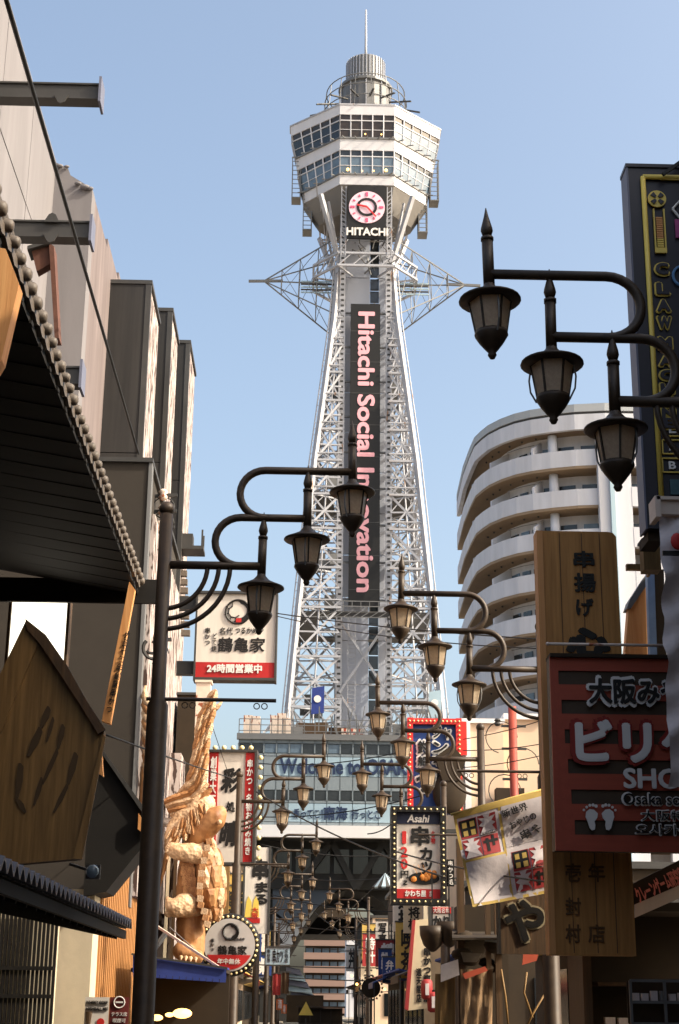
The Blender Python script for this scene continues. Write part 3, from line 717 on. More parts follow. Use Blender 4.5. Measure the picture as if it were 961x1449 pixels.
def street_lamp(x, y, side, label, near):
    t = thing('street_lamp', label, 'street lamp', (x, y, 0), 0 if side < 0 else math.pi, 'triple lantern street lamps')
    inst('pole', POLE, t); inst('arm', ARM, t); inst('scroll_bracket', BRK, t)
    if y > 12: inst('banner_bar', FB, t)
    for j in range(3):
        ln = inst('stem', STEM, t, (1.99 - .48 * j, 0, 6.9 - .54 * j), (random.uniform(-.02, .02), random.uniform(-.025, .025), random.uniform(0, 6)))
        inst('hat', HAT, ln); inst('bottom_cap', CAP, ln)
        if near:
            for k in range(6): inst('pane', PANE, ln, rot=(0, 0, k * math.pi / 3))
            inst('rib_cage', RIBS, ln); inst('guard_wire', WIRE, ln, rot=(0, 0, 0.3)); inst('guard_wire', WIRE, ln, rot=(0, 0, 0.3 + math.pi))
        else:
            inst('glass', GLASS, ln); inst('rib_cage', RIBS, ln)
    return t
left_lamps = [(15.55, 'large black street lamp with three lanterns in front of the crane and turtle shop'), (36.2, 'black street lamp whose pole stands before the red edged vertical sign'),
              (54, 'small dark street lamp left, third back from the near left one'), (71, 'small dark street lamp left, fourth back from the near left one'),
              (89, 'tiny street lamp left, in front of the arch, nearer than the last'), (107, 'tiny farthest street lamp on the left under the arch')]
for y, lb in left_lamps:
    o = street_lamp(-1.52, y, -1, lb, y < 40)
    if y < 16: o.location.z = -.1
right_lamps = [(11.0, 'largest black street lamp at upper right in front of the claw machine sign'), (21, 'black street lamp whose arm runs behind the tall wooden board'),
               (29.3, 'black street lamp in front of the blue sign with red bulbs'), (37.3, 'black street lamp hanging just above the skewer price sign'),
               (80, 'tiny street lamp right, before the arch opening'), (98, 'tiny farthest street lamp on the right under the arch ceiling')]
for y, lb in right_lamps: street_lamp(3.33 if 20 < y < 22 else 3.41, y, 1, lb, y < 30)

# ================================================================== left: building with tiled eave
ev = thing('eaved_shop_building', 'dark wooden shop front at left with deep eave edged by round tile ends', 'building', (-4.5, 12, 0))
EX, EZ, EY0, EY1 = -2.34, 7.02, 4.0, 20.4
def E_(x, y, z): return (x + 4.5, y - 12, z)
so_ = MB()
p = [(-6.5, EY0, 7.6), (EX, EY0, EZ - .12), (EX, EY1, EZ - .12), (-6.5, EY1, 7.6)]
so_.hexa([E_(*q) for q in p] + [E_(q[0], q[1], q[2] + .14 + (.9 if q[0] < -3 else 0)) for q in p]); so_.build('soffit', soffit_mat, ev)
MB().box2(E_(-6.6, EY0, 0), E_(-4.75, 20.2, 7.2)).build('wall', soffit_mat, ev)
for k in range(34):
    y = EY0 + .4 + k * .48
    barobj('rafter', E_(-4.6, y, 7.3), E_(EX + .02, y, EZ - .118), .09, soffit_mat, ev, .03)
piece('end_board', E_(-3.5, EY1 + .03, 6.95), (2.9, .06, .34), soffit_mat, ev)
tl = MB().lathe([(.004, .0), (.03, .003), (.047, .015), (.054, .035), (.055, .1), (.048, .16)], 12, (0, 0, 0), Matrix.Rotation(-math.pi / 2, 3, 'Y'))
TILE = tl.mesh('eave_tile', tile_grey); TILE.shade_smooth()
pt = MB().prism([(-.14, .02), (-.12, -.05), (0, -.085), (.12, -.05), (.14, .02)], -.02, .12)
PAN = pt.mesh('pan_tile', tile_grey)
N = 60
for k in range(N):
    y = EY1 - .1 - k * .265
    inst('eave_tile', TILE, ev, E_(EX + .1, y, EZ + .045), rot=(0, random.uniform(.0, .25), random.uniform(-.14, .14)), sc=random.uniform(.85, 1.12))
    inst('pan_tile', PAN, ev, E_(EX + .02, y - .13, EZ + .01), rot=(0, 0, -math.pi / 2 + math.pi))
    tb = piece('roof_roll', E_(EX - .95, y, EZ + .26), (2.0, .13, .1), tile_grey, ev, (0, .17, 0))
# panel high at the left; its sunlit orange is put into colour and outline
op = [at(-30, 345, 9.6), at(8, 352, 9.6), at(27, 402, 9.6), at(2, 508, 9.6), at(-30, 560, 9.6)]
MB().prism([(q.x + 4.5, q.z) for q in op], 9.6 - 12, 9.75 - 12).build('sunlit_panel', wood_lit, ev)
# small rusty gable peeking above the eave
g1 = thing('rusty_gable', 'little rust red gable end peeking above the tiled eave', 'roof', at(62, 390, 22.3))
def gq(px, py): q = at(px, py, 22.3) - at(62, 390, 22.3); return q.x, q.z
MB().prism([gq(44, 352), gq(72, 347), gq(73, 372), gq(52, 384)], 0, .2).build('gable_panel', mat('rust_paint', (92, 58, 46), .8, 0, .3, 4, .3), g1)
MB().prism([gq(70, 346), gq(77, 350), gq(84, 480), gq(78, 480)], -.05, .25).build('rusty_post', mat('rust_paint', (0, 0, 0)), g1)
MB().prism([gq(40, 352), gq(72, 342), gq(73, 347), gq(40, 357)], -.1, .3).build('gable_cap', steel_dark, g1)

# white glowing box, shaped ema board, raking timber plank
lp = Plane(14, 847, 93, 958, 20.6)
lb = thing('white_box_sign', 'plain glowing white box sign behind the gabled wooden board', 'sign', lp.loc)
MB().box((0, .08, lp.h / 2), (lp.w, .16, lp.h)).build('panel', box_white, lb)
for s in (-1, 1): piece('frame', (s * (lp.w / 2 + .02), .06, lp.h / 2), (.04, .22, lp.h + .08), wood_dark, lb)
eb = thing('gabled_signboard', 'big brown house shaped wooden board with faded dark brush figures, hung under the eave', 'signboard', at(60, 1200, 15.2))
def eq(px, py): q = at(px, py, 15.2) - at(60, 1200, 15.2); return q.x, q.z
MB().prism([eq(*q) for q in ((-60, 1230), (-45, 1060), (37, 879), (64, 902), (94, 946), (122, 996), (147, 1034), (146, 1046), (112, 1215))], 0, .18).build('board', wood_board, eb)
MB().prism([eq(*q) for q in ((37, 877), (66, 900), (96, 943), (124, 993), (150, 1033), (140, 1040), (118, 1004), (88, 958), (58, 913), (40, 893))], -.06, 0).build('gable_trim', wood_dark, eb)
MB().prism([eq(*q) for q in ((147, 1040), (150, 1044), (117, 1216), (104, 1216))], -.04, 0).build('edge_trim', wood_board, eb)
MB().prism([eq(*q) for q in ((37, 880), (54, 912), (0, 1042), (-45, 1140), (-50, 1060))], -.03, 0).build('gable_trim', wood_board, eb)
brush = mat('faded_black_brush', (70, 52, 30), .7, 0, .2, 3, .1)
random.seed(4)
for (x0, y0, x1, y1, wd) in ((70, 1000, 58, 1030, 9), (58, 1030, 40, 1070, 10), (76, 1015, 66, 1050, 5), (90, 1025, 82, 1060, 7), (82, 1060, 60, 1110, 6), (108, 1065, 96, 1110, 9), (96, 1110, 76, 1150, 6), (30, 1080, 24, 1130, 9), (60, 1100, 48, 1140, 6), (24, 1130, 36, 1150, 7)):
    pa, pb = Vector(eq(x0, y0)), Vector(eq(x1, y1)); d = (pb - pa).normalized(); n = Vector((-d.y, d.x)) * wd * .0036
    mid = (pa + pb) / 2
    MB().prism([tuple(pa), tuple(pa + d * .03 + n * .9), tuple(mid + n * 1.2), tuple(pb + n * .5), tuple(pb - n * .4), tuple(mid - n), tuple(pa - n * .7)], -.012, 0).build('brush_stroke', brush, eb)
pk = thing('raking_plank', 'pale timber plank leaning up to the eave with small black writing', 'plank', at(150, 1025, 19.6))
def kq(px, py): q = at(px, py, 19.6) - at(150, 1025, 19.6); return q.x, q.z
MB().prism([kq(183, 823), kq(191, 834), kq(156, 1024), kq(144, 1020)], 0, .12).build('plank', wood_lit, pk)
text('大正十二年創業串かつ', letter_black, pk, kq(168, 950)[0], kq(168, 950)[1], .075, 1.1, -.01, vert=True, rot=R_(10.5), depth=.01)
MB().prism([kq(141, 1072), kq(144, 1068), kq(146, 1098), kq(139, 1094)], 0, .1).build('plank_end', wood_lit, pk)
# lower pent roof
pr = thing('pent_roof', 'low dark tiled pent roof along the left shop front', 'roof', (-2.9, 14, 0))
PZ = 2.42
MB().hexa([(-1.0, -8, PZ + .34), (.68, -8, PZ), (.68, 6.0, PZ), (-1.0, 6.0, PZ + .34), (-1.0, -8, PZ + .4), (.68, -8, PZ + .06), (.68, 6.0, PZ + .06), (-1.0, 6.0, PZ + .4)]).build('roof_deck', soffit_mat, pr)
wv = MB()
wv.add([(dx, dy, .045 * math.cos(dy / .13 * math.pi) - dx * .2) for dx in (0, .34) for dy in [-.13 + .26 * i / 8 for i in range(9)]] + [(dx, dy, .045 * math.cos(dy / .13 * math.pi) - dx * .2 - .03) for dx in (0, .34) for dy in [-.13 + .26 * i / 8 for i in range(9)]],
       [(i, i + 1, i + 10, i + 9) for i in range(8)] + [(18 + i, 18 + i + 9, 18 + i + 10, 18 + i + 1) for i in range(8)] + [(9 + i, 10 + i, 28 + i, 27 + i) for i in range(8)])
RT = wv.mesh('roof_tile', tile_dark)
for r in range(3):
    for k in range(36):
        inst('roof_tile', RT, pr, (.42 - r * .29 + .0, -3.3 + k * .26, PZ + .14 + r * .062))
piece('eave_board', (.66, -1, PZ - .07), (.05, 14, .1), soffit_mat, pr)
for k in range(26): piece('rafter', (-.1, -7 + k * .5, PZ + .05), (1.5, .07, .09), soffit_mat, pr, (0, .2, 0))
q = at(131, 1233, 17.6)
ms = thing('round_wall_lamp', 'small round frosted lamp under the hanging board', 'lamp', q)
MB().lathe([(.01, -.03), (.06, -.02), (.075, .01), (.06, .04)], 16, (0, 0, 0), Rx).build('lens', glass_blue, ms, True)
MB().bar((0, .02, 0), (-.3, .3, .1), .03).build('stalk', steel_dark, ms)
MB().box((.0, .06, 0), (.16, .05, .16)).build('housing', steel_dark, ms)
# sloping dark fascia under the grey wall (second, farther pent)
p2 = thing('side_canopy', 'dark sloping canopy end beside the big lamp post', 'canopy', at(170, 1200, 21.2))
def cq(px, py): q = at(px, py, 21.2) - at(170, 1200, 21.2); return q.x, q.z
MB().prism([cq(128, 1060), cq(146, 1068), cq(212, 1162), cq(206, 1195), cq(192, 1210), cq(150, 1262), cq(118, 1268)], 0, .9).build('canopy_body', mat('near_black_canopy', (19, 14, 9), .8), p2)  # near-black brown, one even colour
MB().prism([cq(144, 1066), cq(148, 1064), cq(214, 1156), cq(210, 1162)], -.06, 0).build('canopy_edge', steel_dark, p2)
MB().prism([cq(197, 1152), cq(206, 1166), cq(207, 1184), cq(196, 1174)], -.1, -.02).build('timber_end', wood_lit, p2)
# ground floor: pillar, slats, barred window, posters
pi = thing('plaster_pillar', 'cream plaster pillar between barred window and wooden slats', 'pillar', (at(98, 1440, 21.4).x, 21.4, 0))
pw = at(125, 1440, 21.4).x - at(72, 1440, 21.4).x
MB().box((0, 0.3, 1.5), (pw, .6, 3.0)).build('shaft', cream, pi); piece('base', (0, .28, .15), (pw + .06, .7, .3), paving, pi)
wl = thing('slatted_wall', 'brown wall of upright wooden slats beside the cream pillar', 'wall', (at(127, 1400, 22).x, 22, 0))
MB().box((-.05, 3.4, 1.9), (.1, 6.8, 3.8)).build('backing', wood_dark, wl)
for k in range(30): piece('slat', (.06, .05 + k * .225, 1.9), (.09, .1, 3.8), wood_slat, wl)
for z in (1.55, .6): piece('rail', (.07, 3.4, z), (.05, 6.8, .05), wood_dark, wl)
bw = thing('barred_window', 'dark barred window with pale light bars at the lower left corner', 'window', (at(30, 1440, 20.9).x, 20.9, 0))
x0, x1 = at(-30, 1440, 20.9).x - bw.location.x, at(72, 1440, 20.9).x - bw.location.x
piece('backing', ((x0 + x1) / 2, .2, 1.4), (x1 - x0, .1, 2.8), cream, bw)
for k in range(18): piece('bar', (x0 + (x1 - x0) * k / 17, 0, 1.45), (.035, .05, 2.9), soffit_mat, bw)
for z in (1.95, 1.6): piece('cross_rail', ((x0 + x1) / 2, -.03, z), (x1 - x0, .04, .05), soffit_mat, bw)
for i, (a, b, c_, d_) in enumerate(((120, 1411, 154, 1452), (155, 1411, 182, 1452))):
    q = Plane(a, b, c_, d_, 21.2)
    po = thing('poster', ['white poster with black headline and drink picture, beside the cream pillar', 'dark red no smoking terrace poster next to the white drink poster'][i], 'poster', q.loc)
    MB().box((0, 0, q.h / 2), (q.w, .02, q.h)).build('sheet', sign_white if i == 0 else mat('maroon_sheet', (96, 30, 26)), po)
    if i == 0:
        q.text('WHISKY COKE', letter_black, po, 122, 1416, 153, 1421, -.02, bold=.03); q.text('HIGHBALL 480', letter_black, po, 122, 1425, 153, 1430, -.02, bold=.03)
        MB().lathe([(.03, 0), (.045, .15)], 10, (-.1, -.02, .03)).build('glass_picture', wood_dark, po)
        MB().lathe([(.05, -.005), (.05, .005)], 12, (.06, -.015, .05), Rx).build('red_dot', letter_red, po)
    else:
        ri = MB().tube(arc(0, .3, .07, 0, 2 * math.pi, 18, -.02), .008, 5); ri.build('symbol_ring', letter_white, po)
        piece('symbol_bar', (0, -.02, .3), (.1, .012, .02), letter_white, po)
        q.text('テラス席', letter_white, po, 158, 1432, 180, 1438, -.02); q.text('喫煙可', letter_white, po, 160, 1441, 178, 1447, -.02)

# ================================================================== left: concrete block, brackets, fins
cb = thing('concrete_building', 'tall pale board marked concrete building at upper left', 'building', (-8, 26, 0))
def C_(x, y, z): return (x + 8, y - 26, z)
AX = -5.64
MB().box2(C_(-12, 15.5, 0), C_(AX - .12, 29.4, 18.9)).build('wall', concrete, cb)
ztop = 19.02
for r in range(7):
    for c in range(5):
        zt, y0 = ztop - r * 2.6, 15.6 + c * 2.77
        MB().box2(C_(AX - .12, y0 + .012, zt - 2.57), C_(AX - .01 - .01 * random.random(), y0 + 2.755, zt)).build('wall_panel', concrete, cb)
# second volume with a broken, sloping top
bt = [at(70, 226, 29.4), at(96, 237, 29.4), at(100, 248, 29.4), at(131, 267, 29.4)]
pts = [(q.x + 8, q.z) for q in bt]
MB().prism([(bt[0].x + 8 - 1, 0)] + [(pts[0][0] - 1, pts[0][1])] + pts + [(pts[-1][0], 0)], 3.4, 3.9).build('end_wall', concrete, cb)
for k, (px, py, r) in enumerate(((84, 233, .05), (94, 234, .04), (110, 258, .05), (120, 263, .07), (127, 265, .05))):
    q = at(px, py, 29.3); MB().sphere((q.x + 8, 3.35, q.z), r, 8, 6, (1.6, 1, .8)).build('mortar_lump', concrete, cb, True)
BXp = bt[-1].x
for c in range(4):
    y0 = 29.9 + c * 2.2; za = 18.34 + c * .24
    MB().box2(C_(BXp - .6, y0, 0), C_(BXp - .004 * c, y0 + 2.18, za)).build('side_panel', concrete_brown, cb)
MB().box2(C_(-8, 29.95, 0), C_(BXp - .62, 38.6, 18)).build('core', concrete, cb)
for i, (z, lb_) in enumerate(((15.55, 'top steel bracket beam with end plate sticking out from the concrete building'), (13.05, 'middle steel bracket beam with end plate, below the top one'), (10.58, 'lowest steel bracket beam, just above the tiled eave'))):
    bmth = thing('steel_beam', lb_, 'beam', (-3.5, 21.5, z), 0, 'steel brackets on the concrete building')
    L_ = 2.16
    be = MB().box((-L_ / 2, 0, .13), (L_, .26, .03)).box((-L_ / 2, 0, -.13), (L_, .26, .03)).box((-L_ / 2, 0, 0), (L_, .2, .23)); be.build('beam', steel_dark, bmth)
    MB().box((.02, 0, 0), (.04, .4, .46)).build('end_plate', side_grey, bmth)
    MB().prism([(-.72, -.1), (-.48, -.1), (-.54, -.23), (-.6, -.26), (-.65, -.23)], -.16, -.13).build('lug', steel_dark, bmth)
    if i: MB().prism([(-.72, .1), (-.48, .1), (-.54, .23), (-.6, .26), (-.65, .23)], -.16, -.13).build('lug', steel_dark, bmth)
fb_ = thing('finned_building', 'building with three staggered charcoal fins and flecked white sides', 'building', (-5, 36, 0))
def F_(x, y, z): return (x + 5, y - 36, z)
for i, (Yf, xl, xr, yt, xs) in enumerate(((33.0, 155, 213, 402, 226), (37.2, 215, 243, 441, 252), (41.4, 240, 268, 486, 276))):
    A, B_ = at(xl, yt, Yf), at(xr, yt, Yf)
    S_ = atx(xs, yt + 31 + i * 4, B_.x)
    Ye = min(S_.y, Yf + 3.6)
    MB().box2(F_(A.x - .3, Yf + .03, 3.0), F_(B_.x - .03, Ye, A.z - .03)).build('fin_core', fin_dark, fb_)
    zs = [A.z, A.z - 4.3, A.z - 8.6, A.z - 12.5]
    for z1, z2 in zip(zs, zs[1:]):
        MB().box2(F_(A.x - .3, Yf - .03, max(1, z2) + .02), F_(B_.x - .1, Yf + .03, z1)).build('fin_panel', fin_dark, fb_)
    MB().box2(F_(B_.x - .1, Yf - .05, 3.0), F_(B_.x + .03, Yf + .08, A.z + .03)).build('corner_trim', steel_dark, fb_)
    MB().box2(F_(B_.x - .03, Yf + .08, 3.0), F_(B_.x, Ye, A.z - .05)).build('flecked_side', birch, fb_)
    MB().box2(F_(A.x - .3, Yf - .06, A.z), F_(B_.x + .05, Ye + .03, A.z + .1)).build('coping', steel_dark, fb_)
MB().box2(F_(-9, 36, 0), F_(-4.6, 46, 14)).build('core', fin_dark, fb_)
# flecked lower front facing the street, down to the shop
LX = at(262, 900, 40).x
MB().box2(F_(-6, 33.3, 2.4), F_(LX, 41, 9.0)).build('street_wall', birch, fb_)
# grey plaster block in front
gb = thing('grey_plaster_building', 'plain dark grey plaster block behind the leaning plank', 'building', (-5, 27, 0))
G0, G1 = at(90, 650, 25.4).x - 2, at(212, 655, 25.4)
MB().box2((G0 + 5, -1.6, 0), (G1.x + 5, 4.6, G1.z)).build('wall', wall_grey, gb)
MB().box2((G0 + 5, -1.66, G1.z), (G1.x + 5.06, 4.7, G1.z + .08)).build('coping', steel_dark, gb)
piece('corner_strip', (G1.x + 5.02, -1.5, G1.z / 2 + 1.5), (.06, .25, G1.z - 3), steel_grey, gb)
MB().box2((G1.x + 5.01, -1.2, 3.2), (G1.x + 5.1, 4.5, 9.8)).build('flecked_panel', birch, gb)
# swirl emblem and meter clutter on the flecked wall
q = at(217, 918, 24.5)
sw = thing('swirl_emblem', 'small dark crane swirl mark on the flecked white wall', 'emblem', q, math.radians(20))
MB().tube(arc(0, 0, .17, .6, -3.9, 16), .03, 6).build('swirl', letter_black, sw); MB().tube(arc(-.03, .02, .1, 1.5, -2.5, 10), .025, 6).build('swirl', letter_black, sw)
for i, (px, py) in enumerate(((231, 700), (230, 722), (227, 745), (214, 825), (222, 905))):
    q = at(px, py, 26.5)
    jb = thing('insulator_cluster', ['white insulator bracket high on the flecked wall, topmost', 'second insulator bracket on the flecked wall', 'third insulator bracket with looped cable', 'meter bracket on the flecked wall above the plank top', 'lowest bracket on the flecked wall'][i], 'bracket', q, 0, 'brackets on the flecked wall')
    MB().lathe([(.05, -.1), (.09, -.05), (.05, 0), (.09, .05), (.05, .1)], 10).build('insulator', rust_white, jb, True)
    MB().bar((-.4, .1, -.02), (.25, .1, .03), .06).build('arm', steel_dark, jb)
    MB().tube(arc(.02, -.25, .2, 0, 5.5, 14), .012, 5).build('cable_loop', cable, jb)
bx = thing('small_balcony', 'small metal balcony bracket on the far side of the finned building', 'balcony', at(272, 775, 42))
MB().box((0, 0, -.1), (.7, .8, .1)).build('shelf', steel_dark, bx); MB().box((-.15, 0, .15), (.35, .5, .4)).build('unit', steel_dark, bx)
for y_ in (-.3, .3): barobj('rail', (.3, y_, -.1), (.3, y_, .45), .05, steel_dark, bx)
for k in range(9):
    q = at(258 + k * .6, 800 + k * 12, 42); 
    cl_ = piece('wall_light', (q.x + 5, q.y - 36, q.z), (.25, .2, .16), tile_grey, fb_)
dk = thing('dark_chimney_wall', 'black slab wall between flecked wall and crane wing', 'wall', at(262, 1120, 37))
MB().box((0, 1, at(262, 1035, 37).z - at(262, 1120, 37).z - 1.6), (.55, 2, 5)).build('slab', shop_dark, dk); MB().box((0, 1, at(262, 1035, 37).z - at(262, 1120, 37).z + .93), (.62, 2.1, .06)).build('cap', steel_dark, dk)

# ================================================================== left: signs
def bulbs(parent, pts, r, m, y, name='bulb'):
    me = MB().sphere((0, 0, 0), 1, 8, 6).mesh('bulb', m); me.shade_smooth()
    for x, z in pts: inst(name, me, parent, (x, y, z), sc=r)
def rect_pts(w_, h_, nx, nz):
    P_ = [(-w_ / 2 + w_ * i / nx, 0) for i in range(nx)] + [(w_ / 2, h_ * i / nz) for i in range(nz)] + [(w_ / 2 - w_ * i / nx, h_) for i in range(nx)] + [(-w_ / 2, h_ - h_ * i / nz) for i in range(nz)]
    return P_
s1 = Plane(278, 839, 390, 962, 33)
sg = thing('restaurant_sign', 'white square sign with round crest and red bottom band, hung from the finned building', 'sign', s1.loc, R_(-1))
MB().box((0, .15, s1.h / 2), (s1.w, .3, s1.h)).build('panel', sign_white, sg)
hb = s1.px(300, 937)[1]
MB().box((0, -.012, hb / 2 + .02), (s1.w - .02, .02, hb - .04)).build('red_band', sign_red, sg)
for a in ((0, -.03, .01, s1.w + .06, .06), (0, -.03, s1.h, s1.w + .06, .06)): piece('frame', (a[0], .13, a[2]), (a[3], .38, a[4]), steel_dark, sg)
for s in (-1, 1): piece('frame', (s * (s1.w / 2 + .015), .13, s1.h / 2), (.04, .38, s1.h + .06), steel_dark, sg)
s1.text('鶴亀家', letter_black, sg, 308, 902, 375, 923, -.012, bold=.02, shear=.1)
s1.text('名代', letter_black, sg, 311, 888, 330, 898, -.012); s1.text('つるかめや', letter_black, sg, 333, 888, 373, 897, -.012, shear=.15)
s1.text('串かつ', letter_black, sg, 290, 888, 298, 912, -.012, vert=True); s1.text('どて焼', letter_black, sg, 300, 896, 307, 922, -.012, vert=True)
s1.text('24時間営業中', letter_white, sg, 293, 940, 371, 953, -.04, bold=.04)
cx, cz = s1.px(337, 866); rr = s1.w * .155
MB().tube(arc(cx, cz, rr, 0, 2 * math.pi, 30, -.015), .022, 5).build('crest_ring', letter_black, sg)
MB().prism([(cx + rr * math.cos(t), cz + rr * math.sin(t)) for t in [(-2.0 + 3.6 * i / 14) for i in range(15)]] + [(cx + .1 * rr + rr * .62 * math.cos(t), cz + .1 * rr + rr * .62 * math.sin(t)) for t in [(1.4 - 3.2 * i / 12) for i in range(13)]], -.016, -.002).build('crest_crescent', letter_black, sg)
for k in range(5):
    a0, a1 = 1.9 + k * .75, 1.9 + (k + 1) * .75
    barobj('crest_line', (cx - .08 + rr * .5 * math.cos(a0), -.015, cz + rr * .5 * math.sin(a0)), (cx - .08 + rr * .5 * math.cos(a1), -.015, cz + rr * .5 * math.sin(a1)), .022, letter_black, sg)
    barobj('crest_line', (cx - .08 + rr * .5 * math.cos(a0), -.015, cz + rr * .5 * math.sin(a0)), (cx - .05 + rr * .95 * math.cos(a0), -.015, cz + rr * .95 * math.sin(a0)), .018, letter_black, sg)
piece('red_seal', (cx + .02, -.02, cz - rr * .72), (.12, .02, .09), letter_red, sg)
for py in (852, 944):
    z = s1.px(278, py)[1]; MB().box((-s1.w / 2 - .4, .15, z), (.75, .2, .3)).build('bracket', steel_dark, sg)

s2 = Plane(294, 1064, 359, 1221, 38)
vg = thing('vertical_sign', 'tall white sign with red lettered side strips and cream bulbs', 'sign', s2.loc, R_(-3))
MB().box((0, .2, s2.h / 2), (s2.w, .4, s2.h)).build('panel', sign_white, vg)
ws = s2.w * .2
for s, t_, m_ in ((-1, '創業大正十二年', 0), (1, '串かつ・名物お好み焼き', 1)):
    MB().box((s * (s2.w / 2 - ws / 2), -.015, s2.h / 2), (ws, .03, s2.h - .04)).build('side_strip', sign_red, vg)
    text(t_, letter_white, vg, s * (s2.w / 2 - ws / 2), s2.h / 2 + (.15 if s < 0 else 0), ws * .72, s2.h * (.86 if s > 0 else .8), -.045, bold=.03, vert=True)
text('彩', letter_black, vg, -.02, s2.h * .74, .5, .62, -.012, bold=.045, shear=.2); text('処', letter_black, vg, 0, s2.h * .5, .22, .26, -.012, bold=.03); text('晴', letter_black, vg, -.02, s2.h * .26, .5, .62, -.012, bold=.045, shear=.2)
for s in (-1, 1): piece('frame', (s * (s2.w / 2 + .03), .17, s2.h / 2), (.06, .5, s2.h + .1), steel_dark, vg)
for z in (-.02, s2.h + .02): piece('frame', (0, .17, z), (s2.w + .1, .5, .06), steel_dark, vg)
bulbs(vg, [(-s2.w / 2 + s2.w * (i + .5) / 5, s2.h + .12) for i in range(5)], .062, bulb_cream, .1)
bulbs(vg, [(s2.w / 2 + .14, s2.h * (i + .5) / 11) for i in range(11)], .062, bulb_cream, .1)

s3 = Plane(289, 1300, 361, 1375, 31)
og = thing('round_sign', 'round silver sign ringed with small bulbs and red bottom segment', 'sign', s3.loc)
r3 = s3.w / 2; c3 = s3.h / 2
MB().lathe([(r3, -.02), (r3, .2)], 40, (0, .1, c3), Rx).build('disc', mat('silver_disc', (190, 184, 180), .45, .2, .12, 2, .05), og)
MB().prism([(r3 * .93 * math.cos(t), c3 + r3 * .93 * math.sin(t)) for t in [math.pi + .42 + (math.pi - .84) * i / 16 for i in range(17)]], -.115, -.1).build('red_segment', sign_red, og)
text('鶴亀家', letter_black, og, .06, c3 - .1, r3 * 1.15, r3 * .36, -.11, bold=.02); text('年中無休', letter_white, og, 0, c3 - r3 * .62, r3 * .9, r3 * .22, -.13, bold=.03)
text('名代つるかめや', letter_black, og, .1, c3 + .11, r3 * .8, .07, -.11); text('串かつ', letter_black, og, -r3 * .66, c3, .07, .24, -.11, vert=True)
MB().tube(arc(.02, c3 + r3 * .5, r3 * .3, 0, 2 * math.pi, 20, -.115), .02, 5).build('crest_ring', letter_black, og)
MB().prism([(.02 + r3 * .3 * math.cos(t), c3 + r3 * .5 + r3 * .3 * math.sin(t)) for t in [-1.6 + 3.4 * i / 10 for i in range(11)]] + [(.04 + r3 * .16 * math.cos(t), c3 + r3 * .5 + r3 * .16 * math.sin(t)) for t in [1.6 - 3.0 * i / 8 for i in range(9)]], -.118, -.1).build('crest_crescent', letter_black, og)
MB().tube(arc(0, c3, r3 + .045, 0, 2 * math.pi, 40, .02), .06, 8).build('rim', sign_black, og)
bulbs(og, [((r3 + .045) * math.cos(2 * math.pi * k / 34), c3 + (r3 + .045) * math.sin(2 * math.pi * k / 34)) for k in range(34)], .026, bulb_cream, -.05)
MB().bar((-r3, .1, c3), (-r3 - .5, .1, c3), .06).build('bracket', steel_dark, og)

# white sign with yellow fox figures behind the lamp pole
s4 = Plane(345, 1199, 381, 1321, 46)
fg = thing('tall_white_sign', 'white sign with black brush writing, yellow shapes and red band, behind the round sign', 'sign', s4.loc)
MB().box((0, .15, s4.h / 2), (s4.w, .3, s4.h)).build('panel', sign_white, fg)
s4.text('串', letter_black, fg, 357, 1215, 380, 1245, -.012, bold=.05); s4.text('まる', letter_black, fg, 360, 1248, 379, 1280, -.012, bold=.05, vert=True)
s4.text('大阪', letter_red, fg, 356, 1284, 366, 1299, -.03, bold=.02, vert=True)
for x in (348, 358):
    MB().prism([s4.px(x - 2, 1298), s4.px(x + 1, 1275), s4.px(x + 4, 1268), s4.px(x + 8, 1276), s4.px(x + 9, 1298)], -.02, -.001).build('yellow_shape', gold, fg)
MB().box2((s4.px(345, 1300)[0], -.02, s4.px(345, 1306)[1]), (s4.px(368, 1300)[0], -.001, s4.px(345, 1299)[1])).build('red_band', sign_red, fg)
for s in (-1, 1): piece('frame', (s * s4.w / 2, .15, s4.h / 2), (.06, .36, s4.h + .06), steel_dark, fg)
s5 = Plane(376, 1340, 410, 1366, 62)
dg_ = thing('small_grey_sign', 'small pale grey horizontal sign with black writing, far left of the arch', 'sign', s5.loc)
MB().box((0, .1, s5.h / 2), (s5.w, .2, s5.h)).build('panel', base_sign, dg_); s5.text('串カツ', letter_black, dg_, 386, 1343, 401, 1363, -.012, bold=.02); s5.text('新世界', letter_black, dg_, 378, 1343, 383, 1362, -.012, vert=True); s5.text('名物店', letter_black, dg_, 403, 1343, 408, 1362, -.012, vert=True)
for z in (0, s5.h): piece('frame', (0, .1, z), (s5.w + .08, .26, .06), steel_dark, dg_)
def banner(name, label, x0, y0, x1, y1, Y, m, body=None, tm=None, cat='banner', extra=None):
    q = Plane(x0, y0, x1, y1, Y); t = thing(name, label, cat, q.loc)
    n_ = 6; vs = []
    for i in range(n_ + 1):
        for j in range(2): vs.append((-q.w / 2 + q.w * i / n_, .04 * math.sin(i * 1.7), q.h * j))
    MB().add(vs + [(a, b + .03, c) for a, b, c in vs], [(2 * i, 2 * i + 2, 2 * i + 3, 2 * i + 1) for i in range(n_)] + [(14 + 2 * i, 14 + 2 * i + 1, 14 + 2 * i + 3, 14 + 2 * i + 2) for i in range(n_)]).build('cloth', m, t, True)
    MB().bar((-q.w / 2 - .05, 0, q.h + .02), (q.w / 2 + .05, 0, q.h + .02), .05).build('rod', steel_dark, t)
    if body: text(body, tm, t, 0, q.h / 2, q.w * .6, q.h * .8, -.05, bold=.03, vert=True)
    return t
banner('hanging_banner', 'dark red and brown hanging banner, far left under the small grey sign', 386, 1378, 397, 1408, 60, cloth_red)
banner('hanging_banner', 'dark brown hanging banner just right of the dark red one', 398, 1376, 409, 1406, 62, wood_dark)
